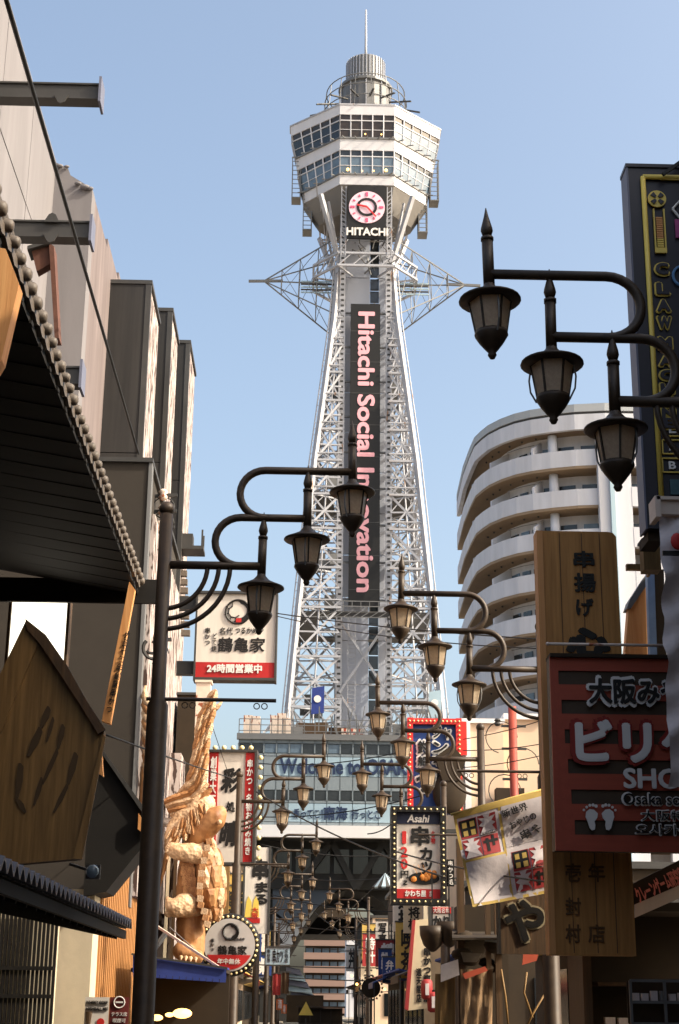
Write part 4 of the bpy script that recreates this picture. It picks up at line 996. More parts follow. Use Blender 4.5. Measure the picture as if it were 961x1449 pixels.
banner('hanging_banner', 'bright orange banner low at the far left of the street', 391, 1413, 401, 1429, 66, mat('orange_vinyl', (226, 128, 78), .6), '酒', cloth_white)
banner('hanging_banner', 'second orange banner, lower right of the bright one', 398, 1421, 406, 1434, 68, mat('orange_vinyl', (0, 0, 0)), '肴', cloth_white)

# ================================================================== crane and turtle carving
SY = 30.0
def Q(cx, cy, dy=0.0): return at(200 + cx * .1873, 1130 + cy * .1873, SY + dy)
st0 = at(262, 1355, SY)
st = thing('crane_turtle_statue', 'carved golden wood statue of a turtle climbing beneath a crane with raised wing', 'statue', st0)
def noise_tex(kind, scale):
    t = bpy.data.textures.new('carving_' + kind.lower(), kind); t.noise_scale = scale; return t
TEXV, TEXC = noise_tex('VORONOI', .13), noise_tex('CLOUDS', .16)
def remesh(mb, name, m, parent, vox=.026, sub=True):
    me = mb.mesh(name, m); o = bpy.data.objects.new(name, me); COL.objects.link(o)
    md = o.modifiers.new('r', 'REMESH'); md.mode = 'VOXEL'; md.voxel_size = vox
    sm = o.modifiers.new('s', 'SMOOTH'); sm.iterations = 4; sm.factor = .5
    dm = o.modifiers.new('d', 'DISPLACE'); dm.texture = TEXV if m is carve_light else TEXC; dm.strength = .03 if m is carve_light else .03; dm.mid_level = .4
    dg = bpy.context.evaluated_depsgraph_get(); me2 = bpy.data.meshes.new_from_object(o.evaluated_get(dg)); bpy.data.objects.remove(o)
    me2.materials.clear(); me2.materials.append(m); me2.shade_smooth()
    return inst(name, me2, parent)
def chain(mb, pts, n=12):
    P_ = [Q(a, b, d) - st0 for a, b, d, r in pts]; R2 = [r * .00275 for *_, r in pts]
    # resample with smooth interpolation
    PP, RR = [], []
    for i in range(len(P_) - 1):
        for k in range(5):
            t = k / 5; PP.append(P_[i].lerp(P_[i + 1], t)); RR.append(R2[i] + (R2[i + 1] - R2[i]) * t)
    PP.append(P_[-1]); RR.append(R2[-1])
    for p_, r_ in zip(PP, RR): mb.sphere(p_, r_, 10, 7)
    return mb
tb = MB()
chain(tb, [(400, 420, 0, 90), (385, 560, 0, 105), (370, 720, 0, 105), (370, 880, 0, 100), (375, 1040, 0, 105), (390, 1180, 0, 80)])   # trunk
chain(tb, [(400, 330, 0, 75), (440, 265, -.1, 80), (500, 205, -.15, 88), (550, 155, -.2, 84), (590, 110, -.2, 54)])                    # neck and head
chain(tb, [(300, 1150, -.3, 60), (390, 1200, -.35, 60), (430, 1190, -.4, 40)])
remesh(tb, 'turtle_body', carve, st)
ta = MB()
chain(ta, [(470, 425, -.25, 74), (380, 410, -.35, 68), (290, 405, -.4, 60), (235, 385, -.42, 50)]); remesh(ta, 'turtle_foreleg', carve_light, st)
tk = MB()
chain(tk, [(400, 820, -.1, 80), (330, 805, -.3, 84), (265, 825, -.4, 66), (215, 805, -.42, 36)]); chain(tk, [(215, 800, -.42, 28), (205, 760, -.42, 18), (195, 745, -.42, 10)]); chain(tk, [(215, 810, -.46, 26), (195, 790, -.46, 14)])
chain(tk, [(235, 850, -.4, 40), (200, 870, -.4, 25)]); remesh(tk, 'turtle_hind_leg', carve_light, st)
eye = Q(590, 178, -.42) - st0; MB().sphere(eye, .05, 10, 7).build('turtle_eye', carve_light, st, True)
MB().tube([Q(625, 110, -.2) - st0, Q(600, 150, -.3) - st0, Q(560, 215, -.3) - st0], .012, 6).build('mouth_line', wood_dark, st)
# shell: dome of faceted plates
sc_ = (Q(500, 610, .15) - st0); sr = Vector((.36, .55, .84))
axis_tilt = Matrix.Rotation(R_(-8), 3, 'Y')
random.seed(3)
MB().sphere((0, 0, 0), 1, 20, 14).v
def shell_pt(u, v_, k=1.0):          # u across (depth), v along height
    q_ = Vector((math.cos(u) * math.cos(v_) * sr.x * k, math.sin(u) * math.cos(v_) * sr.y * k, math.sin(v_) * sr.z * k)); return sc_ + axis_tilt @ q_
core_ = MB(); prof = []
core_.sphere((0, 0, 0), 1, 20, 14); core_.v = [tuple(sc_ + axis_tilt @ Vector((x * sr.x * .96, y * sr.y * .96, z * sr.z * .96))) for x, y, z in core_.v]
core_.build('shell_core', carve, st, True)
for iv in range(5):
    for iu in range(4):
        v0 = -1.3 + 2.6 * iv / 5; v1 = v0 + .52 * .97; du = 2.9 / 4; u0 = -2.05 + du * iu + (du * .5 if iv % 2 else 0); u1 = u0 + du * .97
        m_ = MB(); cu, cv_ = (u0 + u1) / 2, (v0 + v1) / 2; ce = shell_pt(cu, cv_, 1.06)
        e_ = [shell_pt(u0 + du * .2, v0, .97), shell_pt(u1 - du * .2, v0, .97), shell_pt(u1, cv_, .97), shell_pt(u1 - du * .2, v1, .97), shell_pt(u0 + du * .2, v1, .97), shell_pt(u0, cv_, .97)]
        lift = shell_pt(cu, cv_, 1.05) - shell_pt(cu, cv_, .97)
        i_ = [x.lerp(ce, .1) + lift * .4 for x in e_]; k_ = [x.lerp(ce, .45) + lift * .6 for x in e_]
        m_.add(e_ + i_ + k_, [(k, (k + 1) % 6, (k + 1) % 6 + 6, k + 6) for k in range(6)] + [(k + 6, (k + 1) % 6 + 6, (k + 1) % 6 + 12, k + 12) for k in range(6)] + [tuple(range(12, 18))]); m_.build('shell_plate', carve if (iu + iv) % 2 else carve_light, st)
for k in range(14):                  # rim plates along the belly side
    t = k / 13; p_ = Q(515 - 70 * math.sin(t * 2.6) + (t > .8) * 20, 330 + 620 * t, -.32) - st0
    inst('rim_plate', unit_box(carve_light if k % 2 else carve), st, p_, (0, -.15 + .4 * t, 0), (.11, .3, .115))
for k in range(4):                   # belly plates
    p_ = Q(345 + 8 * k, 480 + 75 * k, -.28) - st0; inst('belly_plate', unit_box(carve), st, p_, (0, .06, 0), (.27, .1, .185))
feather = MB()
n_ = 8
up = [(t / n_, .17 * math.sin(math.pi * min(1, t / n_ * .8 + .12)) ** .8, .05 * math.sin(math.pi * t / n_) + .02) for t in range(n_ + 1)]
vv = []
for l_, w_, h_ in up: vv += [(-w_, -.0, l_), (0, -h_ * 1.6, l_), (w_, 0, l_)]
ff = []
for i in range(n_): ff += [(3 * i, 3 * i + 1, 3 * i + 4, 3 * i + 3), (3 * i + 1, 3 * i + 2, 3 * i + 5, 3 * i + 4)]
feather.add(vv, ff)
FEA = [feather.mesh('feather', carve), feather.mesh('feather', carve_light)]
FEAT0 = FEA
# crane: body, bent neck, long bill, raised wing of layered feathers
cn = MB()
chain(cn, [(460, 60, .15, 100), (400, 140, .1, 105), (310, 190, .05, 92), (255, 240, -.05, 66), (225, 300, -.1, 52), (205, 370, -.15, 34)]); remesh(cn, 'crane_neck', carve_light, st)
random.seed(8)
for k in range(34):                  # small body feathers over the crane's shoulder and breast
    u = k / 33; c0 = Q(470 - 215 * u + 30 * math.sin(k * 2.4), 70 + 190 * u ** 1.2 + 45 * math.cos(k * 2.4), -.22) - st0
    inst('body_feather', FEAT0[k % 2], st, c0, (R_(20), R_(160) + .8 * u + random.uniform(-.2, .2), 0), (.34, .8, .26))
ee = Q(214, 335, -.3) - st0; MB().sphere(ee, .03, 8, 6).build('crane_eye', letter_black, st, True)
for k in range(4):
    MB().tube([Q(222 - 6 * k, 372 + 8 * k, -.5) - st0, Q(196 - 6 * k, 352 + 18 * k, -.52) - st0], [.035, .006], 6).build('claw', carve_light, st, True)
    MB().tube([Q(300 + 36 * k, 1195 + 4 * k, -.55) - st0, Q(296 + 38 * k, 1225 + 4 * k, -.62) - st0], [.045, .01], 6).build('claw', carve_light, st, True)
MB().tube([Q(198, 395, -.15) - st0, Q(170, 540, -.15) - st0, Q(133, 690, -.15) - st0], [.055, .04, .01], 8).build('crane_bill', carve, st, True)
ct = MB(); chain(ct, [(250, 190, .2, 40), (190, 180, .2, 34), (150, 175, .2, 26)]); remesh(ct, 'crane_tail', mat('white_feather', (232, 220, 206), .6, 0, .06, 3, .3), st)
def W6(cx, cy, dy=0): return at(180 + cx * .1665, 960 + cy * .1665, SY + dy) - st0
wl_ = [(300, 1040), (430, 965), (500, 880), (535, 760), (560, 620), (578, 480), (592, 350), (640, 250), (712, 130)]
wr_ = [(380, 1190), (560, 1150), (622, 1060), (640, 900), (655, 760), (672, 620), (700, 470), (722, 330), (735, 140)]
wm = MB(); vs = []
for (a, b), (c, d) in zip(wl_, wr_):
    p_, q_ = W6(a, b, .12), W6(c, d, .12); vs += [p_, q_, q_ + Vector((0, .22, 0)), p_ + Vector((0, .22, 0))]
fs = []
for i in range(len(wl_) - 1):
    for k in range(4): fs.append((4 * i + k, 4 * i + (k + 1) % 4, 4 * i + 4 + (k + 1) % 4, 4 * i + 4 + k))
wm.add(vs, fs + [(0, 1, 2, 3), tuple(range(4 * len(wl_) - 4, 4 * len(wl_)))]); wm.build('wing', carve, st)
for i in range(len(wl_) - 1):
    rows_ = 4 if i < 4 else 3
    for k in range(rows_):
        for half in (0, .5):
            t = (k + .3 + half * .4) / rows_; a = W6(*wl_[i], .1); b = W6(*wr_[i], .1); a2 = W6(*wl_[i + 1], .1); b2 = W6(*wr_[i + 1], .1)
            p_ = (a.lerp(b, t)).lerp(a2.lerp(b2, t), half); d_ = (a2.lerp(b2, t) - a.lerp(b, t)).normalized()
            ang = math.atan2(d_.x, d_.z) + .2
            inst('feather', FEA[(i + k) % 2], st, p_ + Vector((0, -.03 - .012 * k, 0)), (R_(8), ang, 0), (.45, .8, .5 - .03 * i))
MB().tube([W6(720, 280, .1), W6(770, 240, .1), W6(808, 195, .1)], [.06, .05, .015], 6).build('wing_tip', carve_light, st, True)
# wing post behind, pale
wp = thing('pale_post', 'pale square post rising behind the crane wing', 'post', at(283, 1120, 32))
MB().box((0, 0, 1.2), (.3, .3, at(283, 975, 32).z - at(283, 1120, 32).z + 0)).build('post', rust_white, wp); MB().box((0, 0, 1.22 + .5 * (at(283, 975, 32).z - at(283, 1120, 32).z)), (.36, .36, .05)).build('cap', rust_white, wp)
# second carving: wave-like panel left of the lamp post
wv2 = thing('wave_carving', 'narrow carved wooden feather panel between grey wall and lamp post', 'carving', at(210, 1140, 25.5))
for k in range(9):
    c0, c1 = at(204 + k * .2, 985 + k * 12, 25.4) - at(210, 1140, 25.5), at(216, 1000 + k * 13, 25.4) - at(210, 1140, 25.5)
    m_ = MB(); m_.tube([c0 + Vector((.02, 0, .18)), c0, c0.lerp(c1, .4) - Vector((0, .03, .03)), c1 - Vector((0, 0, .08)), c1 + Vector((.12, 0, -.12))], [.02, .06, .07, .06, .02], 8); m_.build('curl', carve if k % 2 else carve_light, wv2, True)
q = at(210, 1085, 25.5) - at(210, 1140, 25.5)
MB().tube([q + Vector((0, 0, 0)), q - Vector((0, 0, .9))], .13, 10).build('stem', carve, wv2, True)
# statue's flecked backing sign board
bk = thing('flecked_shop_wall', 'pale flecked shop wall behind the turtle', 'wall', (at(235, 1400, 31.2).x, 31.2, 0))
MB().box((-.6, .6, 3.2), (1.4, 1.2, 6.4)).build('wall', birch, bk)
for k in range(5): piece('batten', (-.05 + .14 * k, -.05, 2.8), (.06, .1, 3.2), wood_dark if k % 2 else cream, bk)

# ================================================================== awning and food stall
aw = thing('blue_awning', 'blue canvas awning with pale tie rods above the lit food stall', 'awning', (at(250, 1449, 24).x, 24, 0))
def A_(px, py, Y): q = at(px, py, Y); return (q.x - aw.location.x, Y - 24, q.z)
a1, a2 = A_(188, 1352, 24), A_(320, 1371, 24); b1, b2 = A_(188, 1377, 24), A_(320, 1386, 24)
up1, up2 = (a1[0], 2.2, a1[2] + .05), (a2[0] - .05, 2.2, a2[2] + .05)
MB().hexa([a1, a2, (up2[0], up2[1], up2[2] - .03), (up1[0], up1[1], up1[2] - .03), (a1[0], a1[1], a1[2] + .03), (a2[0], a2[1], a2[2] + .03), up2, up1]).build('canopy', awn_blue, aw)
MB().hexa([b1, b2, (b2[0], .03, b2[2]), (b1[0], .03, b1[2]), a1, a2, (a2[0], .03, a2[2]), (a1[0], .03, a1[2])]).build('valance', awn_blue, aw)
barobj('tie_rod', A_(215, 1306, 24.6), A_(318, 1374, 24.05), .035, rust_white, aw); barobj('tie_rod', A_(240, 1312, 25.4), A_(285, 1352, 24.5), .012, steel_grey, aw)
barobj('frame_bar', A_(186, 1350, 23.97), A_(322, 1370, 23.97), .03, steel_dark, aw); barobj('arm', A_(216, 1346, 24.4), A_(234, 1322, 24.8), .06, steel_dark, aw)
for k in range(14): piece('valance_scallop', ((b1[0] + (b2[0] - b1[0]) * (k + .5) / 14), .0, b1[2] + (b2[2] - b1[2]) * (k + .5) / 14 - .02), (.09, .02, .05), awn_blue, aw)
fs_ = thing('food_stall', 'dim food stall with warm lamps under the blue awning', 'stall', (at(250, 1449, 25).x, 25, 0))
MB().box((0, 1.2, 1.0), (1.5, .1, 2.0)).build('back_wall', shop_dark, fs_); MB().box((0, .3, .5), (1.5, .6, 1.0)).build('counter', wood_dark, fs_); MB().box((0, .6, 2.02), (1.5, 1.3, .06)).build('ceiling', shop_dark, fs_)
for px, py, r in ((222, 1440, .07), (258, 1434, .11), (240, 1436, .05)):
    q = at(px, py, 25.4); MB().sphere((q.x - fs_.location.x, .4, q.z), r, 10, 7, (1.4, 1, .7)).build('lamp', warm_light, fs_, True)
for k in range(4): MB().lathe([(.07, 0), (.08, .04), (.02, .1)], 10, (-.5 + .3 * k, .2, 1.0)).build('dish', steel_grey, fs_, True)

# ================================================================== right: claw machine sign
c1 = Plane(903, 238, 1040, 748, 14.5)
cs = thing('claw_machine_sign', 'tall dark navy sign with gold tube border and pixel lettering at the right edge', 'sign', c1.loc, R_(0))
MB().box((0, .14, c1.h / 2), (c1.w, .26, c1.h)).build('face_panel', navy, cs)
MB().box((-c1.w / 2 - .012, .14, c1.h / 2), (.02, .28, c1.h + .02)).build('side_panel', side_grey, cs)
MB().box((0, .14, c1.h + .02), (c1.w + .06, .3, .04)).build('top_cap', navy, cs)
def cx_(px, py): return c1.px(px, py)
tube_x = cx_(912, 300)[0]; zt = c1.h - .13
MB().tube([(tube_x, -.02, .05), (tube_x, -.02, zt)], .028, 8).build('gold_tube', gold, cs, True); MB().tube([(tube_x, -.02, zt), (c1.w / 2 - .1, -.02, zt)], .028, 8).build('gold_tube', gold, cs, True)
MB().tube([(c1.w / 2 - .1, -.02, .05), (c1.w / 2 - .1, -.02, zt)], .028, 8).build('gold_tube', gold, cs, True)
ex, ez = cx_(929, 283); er = .1
MB().lathe([(er, -.01), (er, .01)], 24, (ex, -.02, ez), Rx).build('emblem_disc', gold, cs)
for k in range(4):
    t = math.pi / 4 + k * math.pi / 2
    MB().prism([(ex + .028 * math.cos(t - .5), ez + .028 * math.sin(t - .5)), (ex + .082 * math.cos(t - .32), ez + .082 * math.sin(t - .32)), (ex + .082 * math.cos(t + .32), ez + .082 * math.sin(t + .32)), (ex + .028 * math.cos(t + .5), ez + .028 * math.sin(t + .5))], -.045, -.031).build('emblem_notch', navy, cs)
gx = ex + .01
for s in (-1, 1): piece('gauge_rail', (gx + s * .055, -.02, cx_(933, 328)[1]), (.014, .03, .52), gold, cs)
for k in range(14): piece('gauge_bar', (gx, -.02, cx_(933, 310)[1] - .0 - k * .026), (.07, .02, .018), wood_lit if k < 10 else gold, cs)
piece('gauge_foot', (gx, -.02, cx_(934, 356)[1]), (.12, .03, .06), gold, cs)
hd = piece('header_strip', (cx_(960, 255)[0] + .1, -.02, cx_(960, 253)[1]), (.6, .02, .06), gold, cs)
text('ENTERTAINMENT CLAW', letter_black, cs, cx_(960, 255)[0] + .1, cx_(960, 253)[1], .52, .035, -.036, bold=.03, depth=.006)
lets = 'CLAWMACHINE'
ys_ = [382, 410, 434, 458, 487, 512, 532, 551, 570, 586, 600]
for ch, yy in zip(lets, ys_):
    hh = .125 if yy < 500 else .1
    x_, z_ = cx_(936 + (yy - 382) * .045, yy)
    text(ch, gold, cs, x_, z_, .175, hh + .045, -.012, bold=.12, depth=.01); text(ch, navy, cs, x_, z_, .14, hh + .012, -.03, bold=.055, depth=.014)
for ch, yy in zip('LAB', (608, 633, 659)):
    x_, z_ = cx_(951, yy)
    for s in (-1, 1): piece('letter_box', (x_, -.01, z_ + s * .075), (.2, .02, .012), gold, cs)
    piece('letter_box', (x_ - .1, -.01, z_), (.012, .02, .15), gold, cs); text(ch, letter_white, cs, x_, z_, .075, .085, -.012, bold=.03)
MB().tube([(cx_(951, 297)[0], -.02, cx_(951, 297)[1]), (cx_(962, 285)[0], -.02, cx_(962, 285)[1]), (cx_(985, 285)[0], -.02, cx_(985, 285)[1])], .014, 6).build('white_outline', letter_white, cs)
MB().tube([(cx_(951, 297)[0], -.02, cx_(951, 297)[1]), (cx_(962, 310)[0], -.02, cx_(962, 310)[1]), (cx_(985, 310)[0], -.02, cx_(985, 310)[1])], .014, 6).build('white_outline', letter_white, cs)
piece('magenta_panel', (cx_(975, 330)[0], -.015, cx_(975, 325)[1]), (.3, .02, .22), mat('magenta', (160, 70, 120)), cs)
MB().tube(arc(cx_(968, 392)[0], cx_(968, 392)[1], .12, 0, 6.28, 20, -.02), .016, 6).build('blue_ring', mat('sky_blue_tube', (90, 130, 170)), cs)
piece('teal_window', (cx_(955, 690)[0] + .05, -.012, cx_(955, 690)[1]), (.2, .02, .16), mat('teal_pane', (62, 92, 98), .3), cs)
MB().box((-c1.w / 2 + .1, .3, -.05), (.16, .4, .1)).build('bracket_post', shop_dark, cs)
cbk = MB().bar((c1.w / 2 - .3, .3, c1.h), (c1.w / 2 + .8, .3, c1.h + .7), .03); cbk.build('stay', steel_dark, cs)
barobj('stay', (cx_(935, 254)[0], -.1, cx_(935, 254)[1]), (cx_(975, 225)[0], -.1, cx_(975, 225)[1]), .035, cable, cs)

# rusty white beam and crumpled sheet at the right edge
rbm = thing('rusty_beam', 'white rust stained steel beam end below the claw machine sign', 'beam', at(945, 728, 13))
MB().box((.45, .1, .07), (1.1, .2, .13)).build('beam', rust_white, rbm); MB().box((-.09, .1, .07), (.05, .26, .2)).build('end_plate', rust_white, rbm)
MB().box((.45, .1, .15), (1.1, .26, .03)).build('flange', rust_white, rbm)
sh = thing('vinyl_sheet', 'crumpled whitish vinyl sheet hanging along the right edge', 'banner', at(945, 1110, 13))
g = MB(); nx, nz = 10, 40; base_ = at(945, 1110, 13); vs = []
for j in range(nz + 1):
    py = 728 + (1112 - 728) * j / nz; xl = 934 + 15 * (j / nz) + 1.5 * math.sin(j * .9)
    for i in range(nx + 1):
        q = at(xl + (1060 - xl) * i / nx, py, 13) - base_
        vs.append((q.x, .05 * math.sin(i * 1.3 + j * .5) + .04 * math.sin(j * 1.1 + i) + .02 * random.random(), q.z))
fs = [(j * (nx + 1) + i, j * (nx + 1) + i + 1, (j + 1) * (nx + 1) + i + 1, (j + 1) * (nx + 1) + i) for j in range(nz) for i in range(nx)]
g.add(vs, fs); g.build('sheet', cloth_white, sh, True)
q = at(957, 768, 12.9) - base_; MB().sphere((q.x, -.14, q.z), .05, 8, 6, (1.2, .4, 1.6)).build('red_print', letter_red, sh, True); q = at(955, 783, 12.9) - base_
MB().box((q.x, -.1, q.z), (.22, .03, .04)).build('clip', sign_black, sh)

# tall wooden board
w1 = Plane(768, 752, 886, 1352, 17)
wb = thing('tall_wooden_board', 'tall varnished wooden shop board with black brush characters', 'signboard', w1.loc)
bmw = MB().prism([(-w1.w / 2, 0), (w1.w / 2, 0), (w1.w / 2, w1.h - .06), (w1.w / 2 - .04, w1.h - .01), (w1.w / 2 - .1, w1.h), (-w1.w / 2, w1.h)], 0, .22); bmw.build('board', wood_tall, wb)
piece('left_edge', (-w1.w / 2 + .035, -.012, w1.h / 2), (.07, .03, w1.h - .01), wood_lit, wb)
for i, x in enumerate((-.2, .06, .27)): piece('board_joint', (x, -.002, w1.h / 2), (.008, .006, w1.h - .05), wood_dark, wb)
ink = mat('soaked_black_ink', (30, 26, 18), .6, 0, .2, 3, 0)
w1.text('串', ink, wb, 811, 780, 841, 803, -.012, bold=.03); w1.text('揚', ink, wb, 812, 811, 843, 838, -.012, bold=.03); w1.text('げ', ink, wb, 815, 847, 840, 872, -.012, bold=.03)
w1.text('心', ink, wb, 800, 888, 864, 930, -.012, bold=.07)
for t_, yy in (('壱', 1222), ('年', 1222), ('封', 1270), ('村', 1308), ('店', 1308)):
    w1.text(t_, mat('faint_old_ink', (96, 64, 30), .7, 0, .3, 4, 0), wb, 800 if t_ in '壱封村' else 832, yy, 822 if t_ in '壱封村' else 856, yy + 26, -.012, bold=.02)
rd = thing('metal_rod', 'thin pale metal rod running in front of the wooden board', 'rod', at(775, 911, 16.2))
l_ = at(946, 911, 16.2).x - at(775, 911, 16.2).x
MB().tube([(0, 0, 0), (l_, 0, .0)], .016, 8).build('rod', rust_white, rd, True); MB().sphere((0, 0, 0), .022, 8, 6).build('end_cap', rust_white, rd, True)
# yellow board, blue strip and post behind
yb = Plane(888, 815, 919, 932, 18.4)
yt = thing('orange_board', 'sunlit orange wooden panel with slanted top behind the tall board', 'board', yb.loc)
MB().prism([yb.px(884, 932), yb.px(920, 932), yb.px(918, 816), yb.px(890, 856)], 0, .15).build('panel', wood_lit, yt)
MB().prism([yb.px(886, 862), yb.px(890, 850), yb.px(912, 816), yb.px(918, 816), yb.px(919, 822), yb.px(892, 862)], -.05, .2).build('coping', steel_grey, yt)
bp = thing('blue_post', 'light blue narrow panel beside a dark post right of the wooden board', 'post', at(928, 1000, 18.0))
def bq(px, py): q = at(px, py, 18.0) - at(928, 1000, 18.0); return q.x, q.z
MB().prism([bq(921, 960), bq(931, 960), bq(926, 808), bq(916, 808)], 0, .12).build('blue_panel', mat('light_blue_panel', (120, 150, 190), .5), bp)
MB().prism([bq(931, 1180), bq(952, 1180), bq(940, 805), bq(926, 805)], .02, .35).build('post', shop_dark, bp)
bc = thing('steel_bracket', 'brownish bracket arm joining board and sign post', 'bracket', at(898, 803, 17.2))
MB().bar((-.1, 0, 0), (.12, 0, .0), .07).bar((.08, 0, 0), (.17, 0, .1), .05).bar((.08, 0, 0), (.16, 0, -.06), .04).build('arm', wood_board, bc)
MB().box((.17, .05, .02), (.03, .1, .22)).build('plate', wood_board, bc)
bpst = thing('sign_post', 'brown square post section under the claw machine sign', 'post', at(924, 806, 16.2))
pz = at(924, 764, 16.2).z - at(924, 806, 16.2).z
MB().box((0, .1, pz / 2), (.19, .2, pz)).build('post', wood_board, bpst); MB().box((0, .1, pz), (.22, .24, .03)).build('cap', steel_dark, bpst)

# red and black striped souvenir sign
r1 = Plane(782, 930, 1075, 1205, 16.5)
rs = thing('souvenir_sign', 'wide dark red and black striped souvenir sign with white lettering and footprints', 'sign', r1.loc)
MB().box((0, .12, r1.h / 2), (r1.w, .2, r1.h)).build('backing', mat('lifted_black_stripe', (72, 56, 40), .6, 0, .2, 2, .05), rs)  # black stripes; lifted warm shadow tone is put into the colour
nst = 13
for k in range(nst):
    piece('stripe_margin', (-r1.w / 2 + .04 + .006 * k, .008, r1.h - r1.h * (k + .5) / nst), (.08 + .012 * k, .03, r1.h / nst), red_stripe, rs)
    if k % 2 == 0: piece('red_stripe', (.0, .012, r1.h - r1.h * (k + .5) / nst), (r1.w - .002, .03, r1.h / nst * 1.05), red_stripe, rs)
TR = -.04
def rt(body, m, x0, y0, x1, y1, **k): return r1.text(body, m, rs, x0, y0, x1, y1, TR, **k)
rt('大阪みやげ', letter_white, 828, 957, 1004, 1003, bold=.085, depth=.012); r1.text('大阪みやげ', sign_black, rs, 832, 962, 1000, 998, TR - .016, bold=.035, depth=.012)
r1.text('ビリケン', mat('deep_red_outline', (140, 36, 26), .55, 0, .1, 2, 0), rs, 806, 1014, 1066, 1086, TR + .004, bold=.11, depth=.012); rt('ビリケン', letter_white, 813, 1020, 1060, 1081, bold=.045, depth=.03)
rt('SHOP', letter_white, 881, 1088, 985, 1117, bold=.03)
rt('Osaka souvenir', letter_white, 878, 1122, 1020, 1142, bold=.06); r1.text('Osaka souvenir', sign_black, rs, 881, 1124, 1017, 1140, TR - .014, bold=.01)
rt('大阪特産品', letter_white, 905, 1146, 1010, 1164, bold=.05); r1.text('大阪特産品', sign_black, rs, 907, 1148, 1008, 1162, TR - .014, bold=0)
rt('오사카특산품', letter_white, 897, 1166, 1020, 1184, bold=.05); r1.text('오사카특산품', sign_black, rs, 899, 1168, 1018, 1182, TR - .014, bold=0)
for s in (-1, 1):                    # footprints
    fx, fz = r1.px(848 + s * 11, 1160); k_ = .0078
    foot = [(-3, 13), (3, 14), (8, 10), (9, 3), (6, -5), (4, -12), (1, -15), (-3, -14), (-4, -8), (-3, -3), (-7, 2), (-8, 8)]
    MB().prism([(fx + s * x * k_, fz + z * k_) for x, z in foot], TR - .01, TR).build('footprint', letter_white, rs)
    for j, (tx, tz) in enumerate(((-6, 18), (-2, 19.5), (2.5, 19), (7, 16.5), (11, 12.5))):
        MB().lathe([((2.3 - .15 * j) * k_, -.006), ((2.3 - .15 * j) * k_, .006)], 10, (fx + s * tx * k_, TR - .005, fz + tz * k_), Rx).build('toe_print', letter_white, rs)
piece('frame', (0, .1, r1.h), (r1.w, .3, .04), shop_dark, rs)

# crane game shop front and its slanted pink sign
k1 = Plane(897, 1228, 990, 1298, 17.8)
kg = thing('arcade_sign', 'slanted sign with pink katakana above a pale strip, low at the right edge', 'sign', k1.loc, 0)
def kpx(a, b): return k1.px(a, b)
MB().prism([kpx(896, 1250), kpx(1000, 1198), kpx(1000, 1250), kpx(896, 1300)], .02, .1).build('panel', shop_dark, kg)
MB().prism([kpx(898, 1280), kpx(1000, 1236), kpx(1000, 1254), kpx(898, 1299)], -.005, .019).build('pale_strip', sign_white, kg)
cxk, czk = kpx(934, 1252)
text('クレーンゲーム研究所', mat('salmon_letters', (240, 150, 140), .5), kg, cxk, czk, .62, .19, -.01, bold=.04, rot=R_(-25))
rbld = thing('right_shop_building', 'dark shop building filling the lower right behind the signs', 'building', (8, 9, 0))
MB().box2((-3.2, -12, 0), (-.9, 8.2, 11.5)).build('wall', shop_dark, rbld)
for k in range(6): piece('window', (-3.22, -10 + k * 3.6, 7.5), (.06, 1.8, 1.6), glass_dark, rbld)
piece('cornice', (-3.15, -1.9, 11.6), (.4, 20.2, .2), steel_dark, rbld)
for nm, x0, x1, y0, y1, h, lb_ in (('left_row', -12, -4.2, -45, 3.5, 12, 'plain dark building on the left behind the camera'), ('right_row', 4.8, 12, -45, -3.4, 12, 'plain dark building on the right behind the camera'), ('end_row', -12, 12, -60, -46, 16, 'plain dark block added to close the street behind the camera')):  # end block is added, out of view, to dim camera-facing surfaces
    t = thing('street_building', lb_, 'building', ((x0 + x1) / 2, (y0 + y1) / 2, 0))
    MB().box((0, 0, h / 2), (x1 - x0, y1 - y0, h)).build('wall', shop_dark, t)
    for k in range(8): piece('window', ((x1 - x0) / 2 * (1 if nm == 'left_row' else -1) if nm != 'end_row' else -8 + 2 * k, (-(y1 - y0) / 2 + 3 + k * 5) if nm != 'end_row' else 7.02, 5), (.08, 1.6, 1.5) if nm != 'end_row' else (1.2, .08, 1.5), glass_dark, t)
# dark shop interior under the board
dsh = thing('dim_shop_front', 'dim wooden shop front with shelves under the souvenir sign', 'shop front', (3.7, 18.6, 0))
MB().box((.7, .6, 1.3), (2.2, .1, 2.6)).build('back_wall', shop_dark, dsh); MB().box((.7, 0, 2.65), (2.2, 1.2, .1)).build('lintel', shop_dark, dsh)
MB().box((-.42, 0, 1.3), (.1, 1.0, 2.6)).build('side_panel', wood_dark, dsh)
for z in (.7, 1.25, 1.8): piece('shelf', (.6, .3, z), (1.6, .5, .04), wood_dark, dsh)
random.seed(9)
for z in (.72, 1.27):
    for k in range(9): piece('package', (-.05 + k * .16, .2, z + .09), (.12, .1, random.uniform(.12, .22)), random.choice((red_stripe, cloth_white, steel_grey, wood_board)), dsh)
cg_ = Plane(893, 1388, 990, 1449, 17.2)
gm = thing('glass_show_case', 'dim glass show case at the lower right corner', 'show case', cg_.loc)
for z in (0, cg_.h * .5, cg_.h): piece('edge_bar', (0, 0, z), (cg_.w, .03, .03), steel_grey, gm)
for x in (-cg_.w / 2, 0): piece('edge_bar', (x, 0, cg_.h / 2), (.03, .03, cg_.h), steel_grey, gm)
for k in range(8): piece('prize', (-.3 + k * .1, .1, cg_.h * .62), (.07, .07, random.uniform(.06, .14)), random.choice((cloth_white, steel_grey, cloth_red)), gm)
piece('inner_panel', (0, .2, cg_.h / 2), (cg_.w, .02, cg_.h), shop_dark, gm)

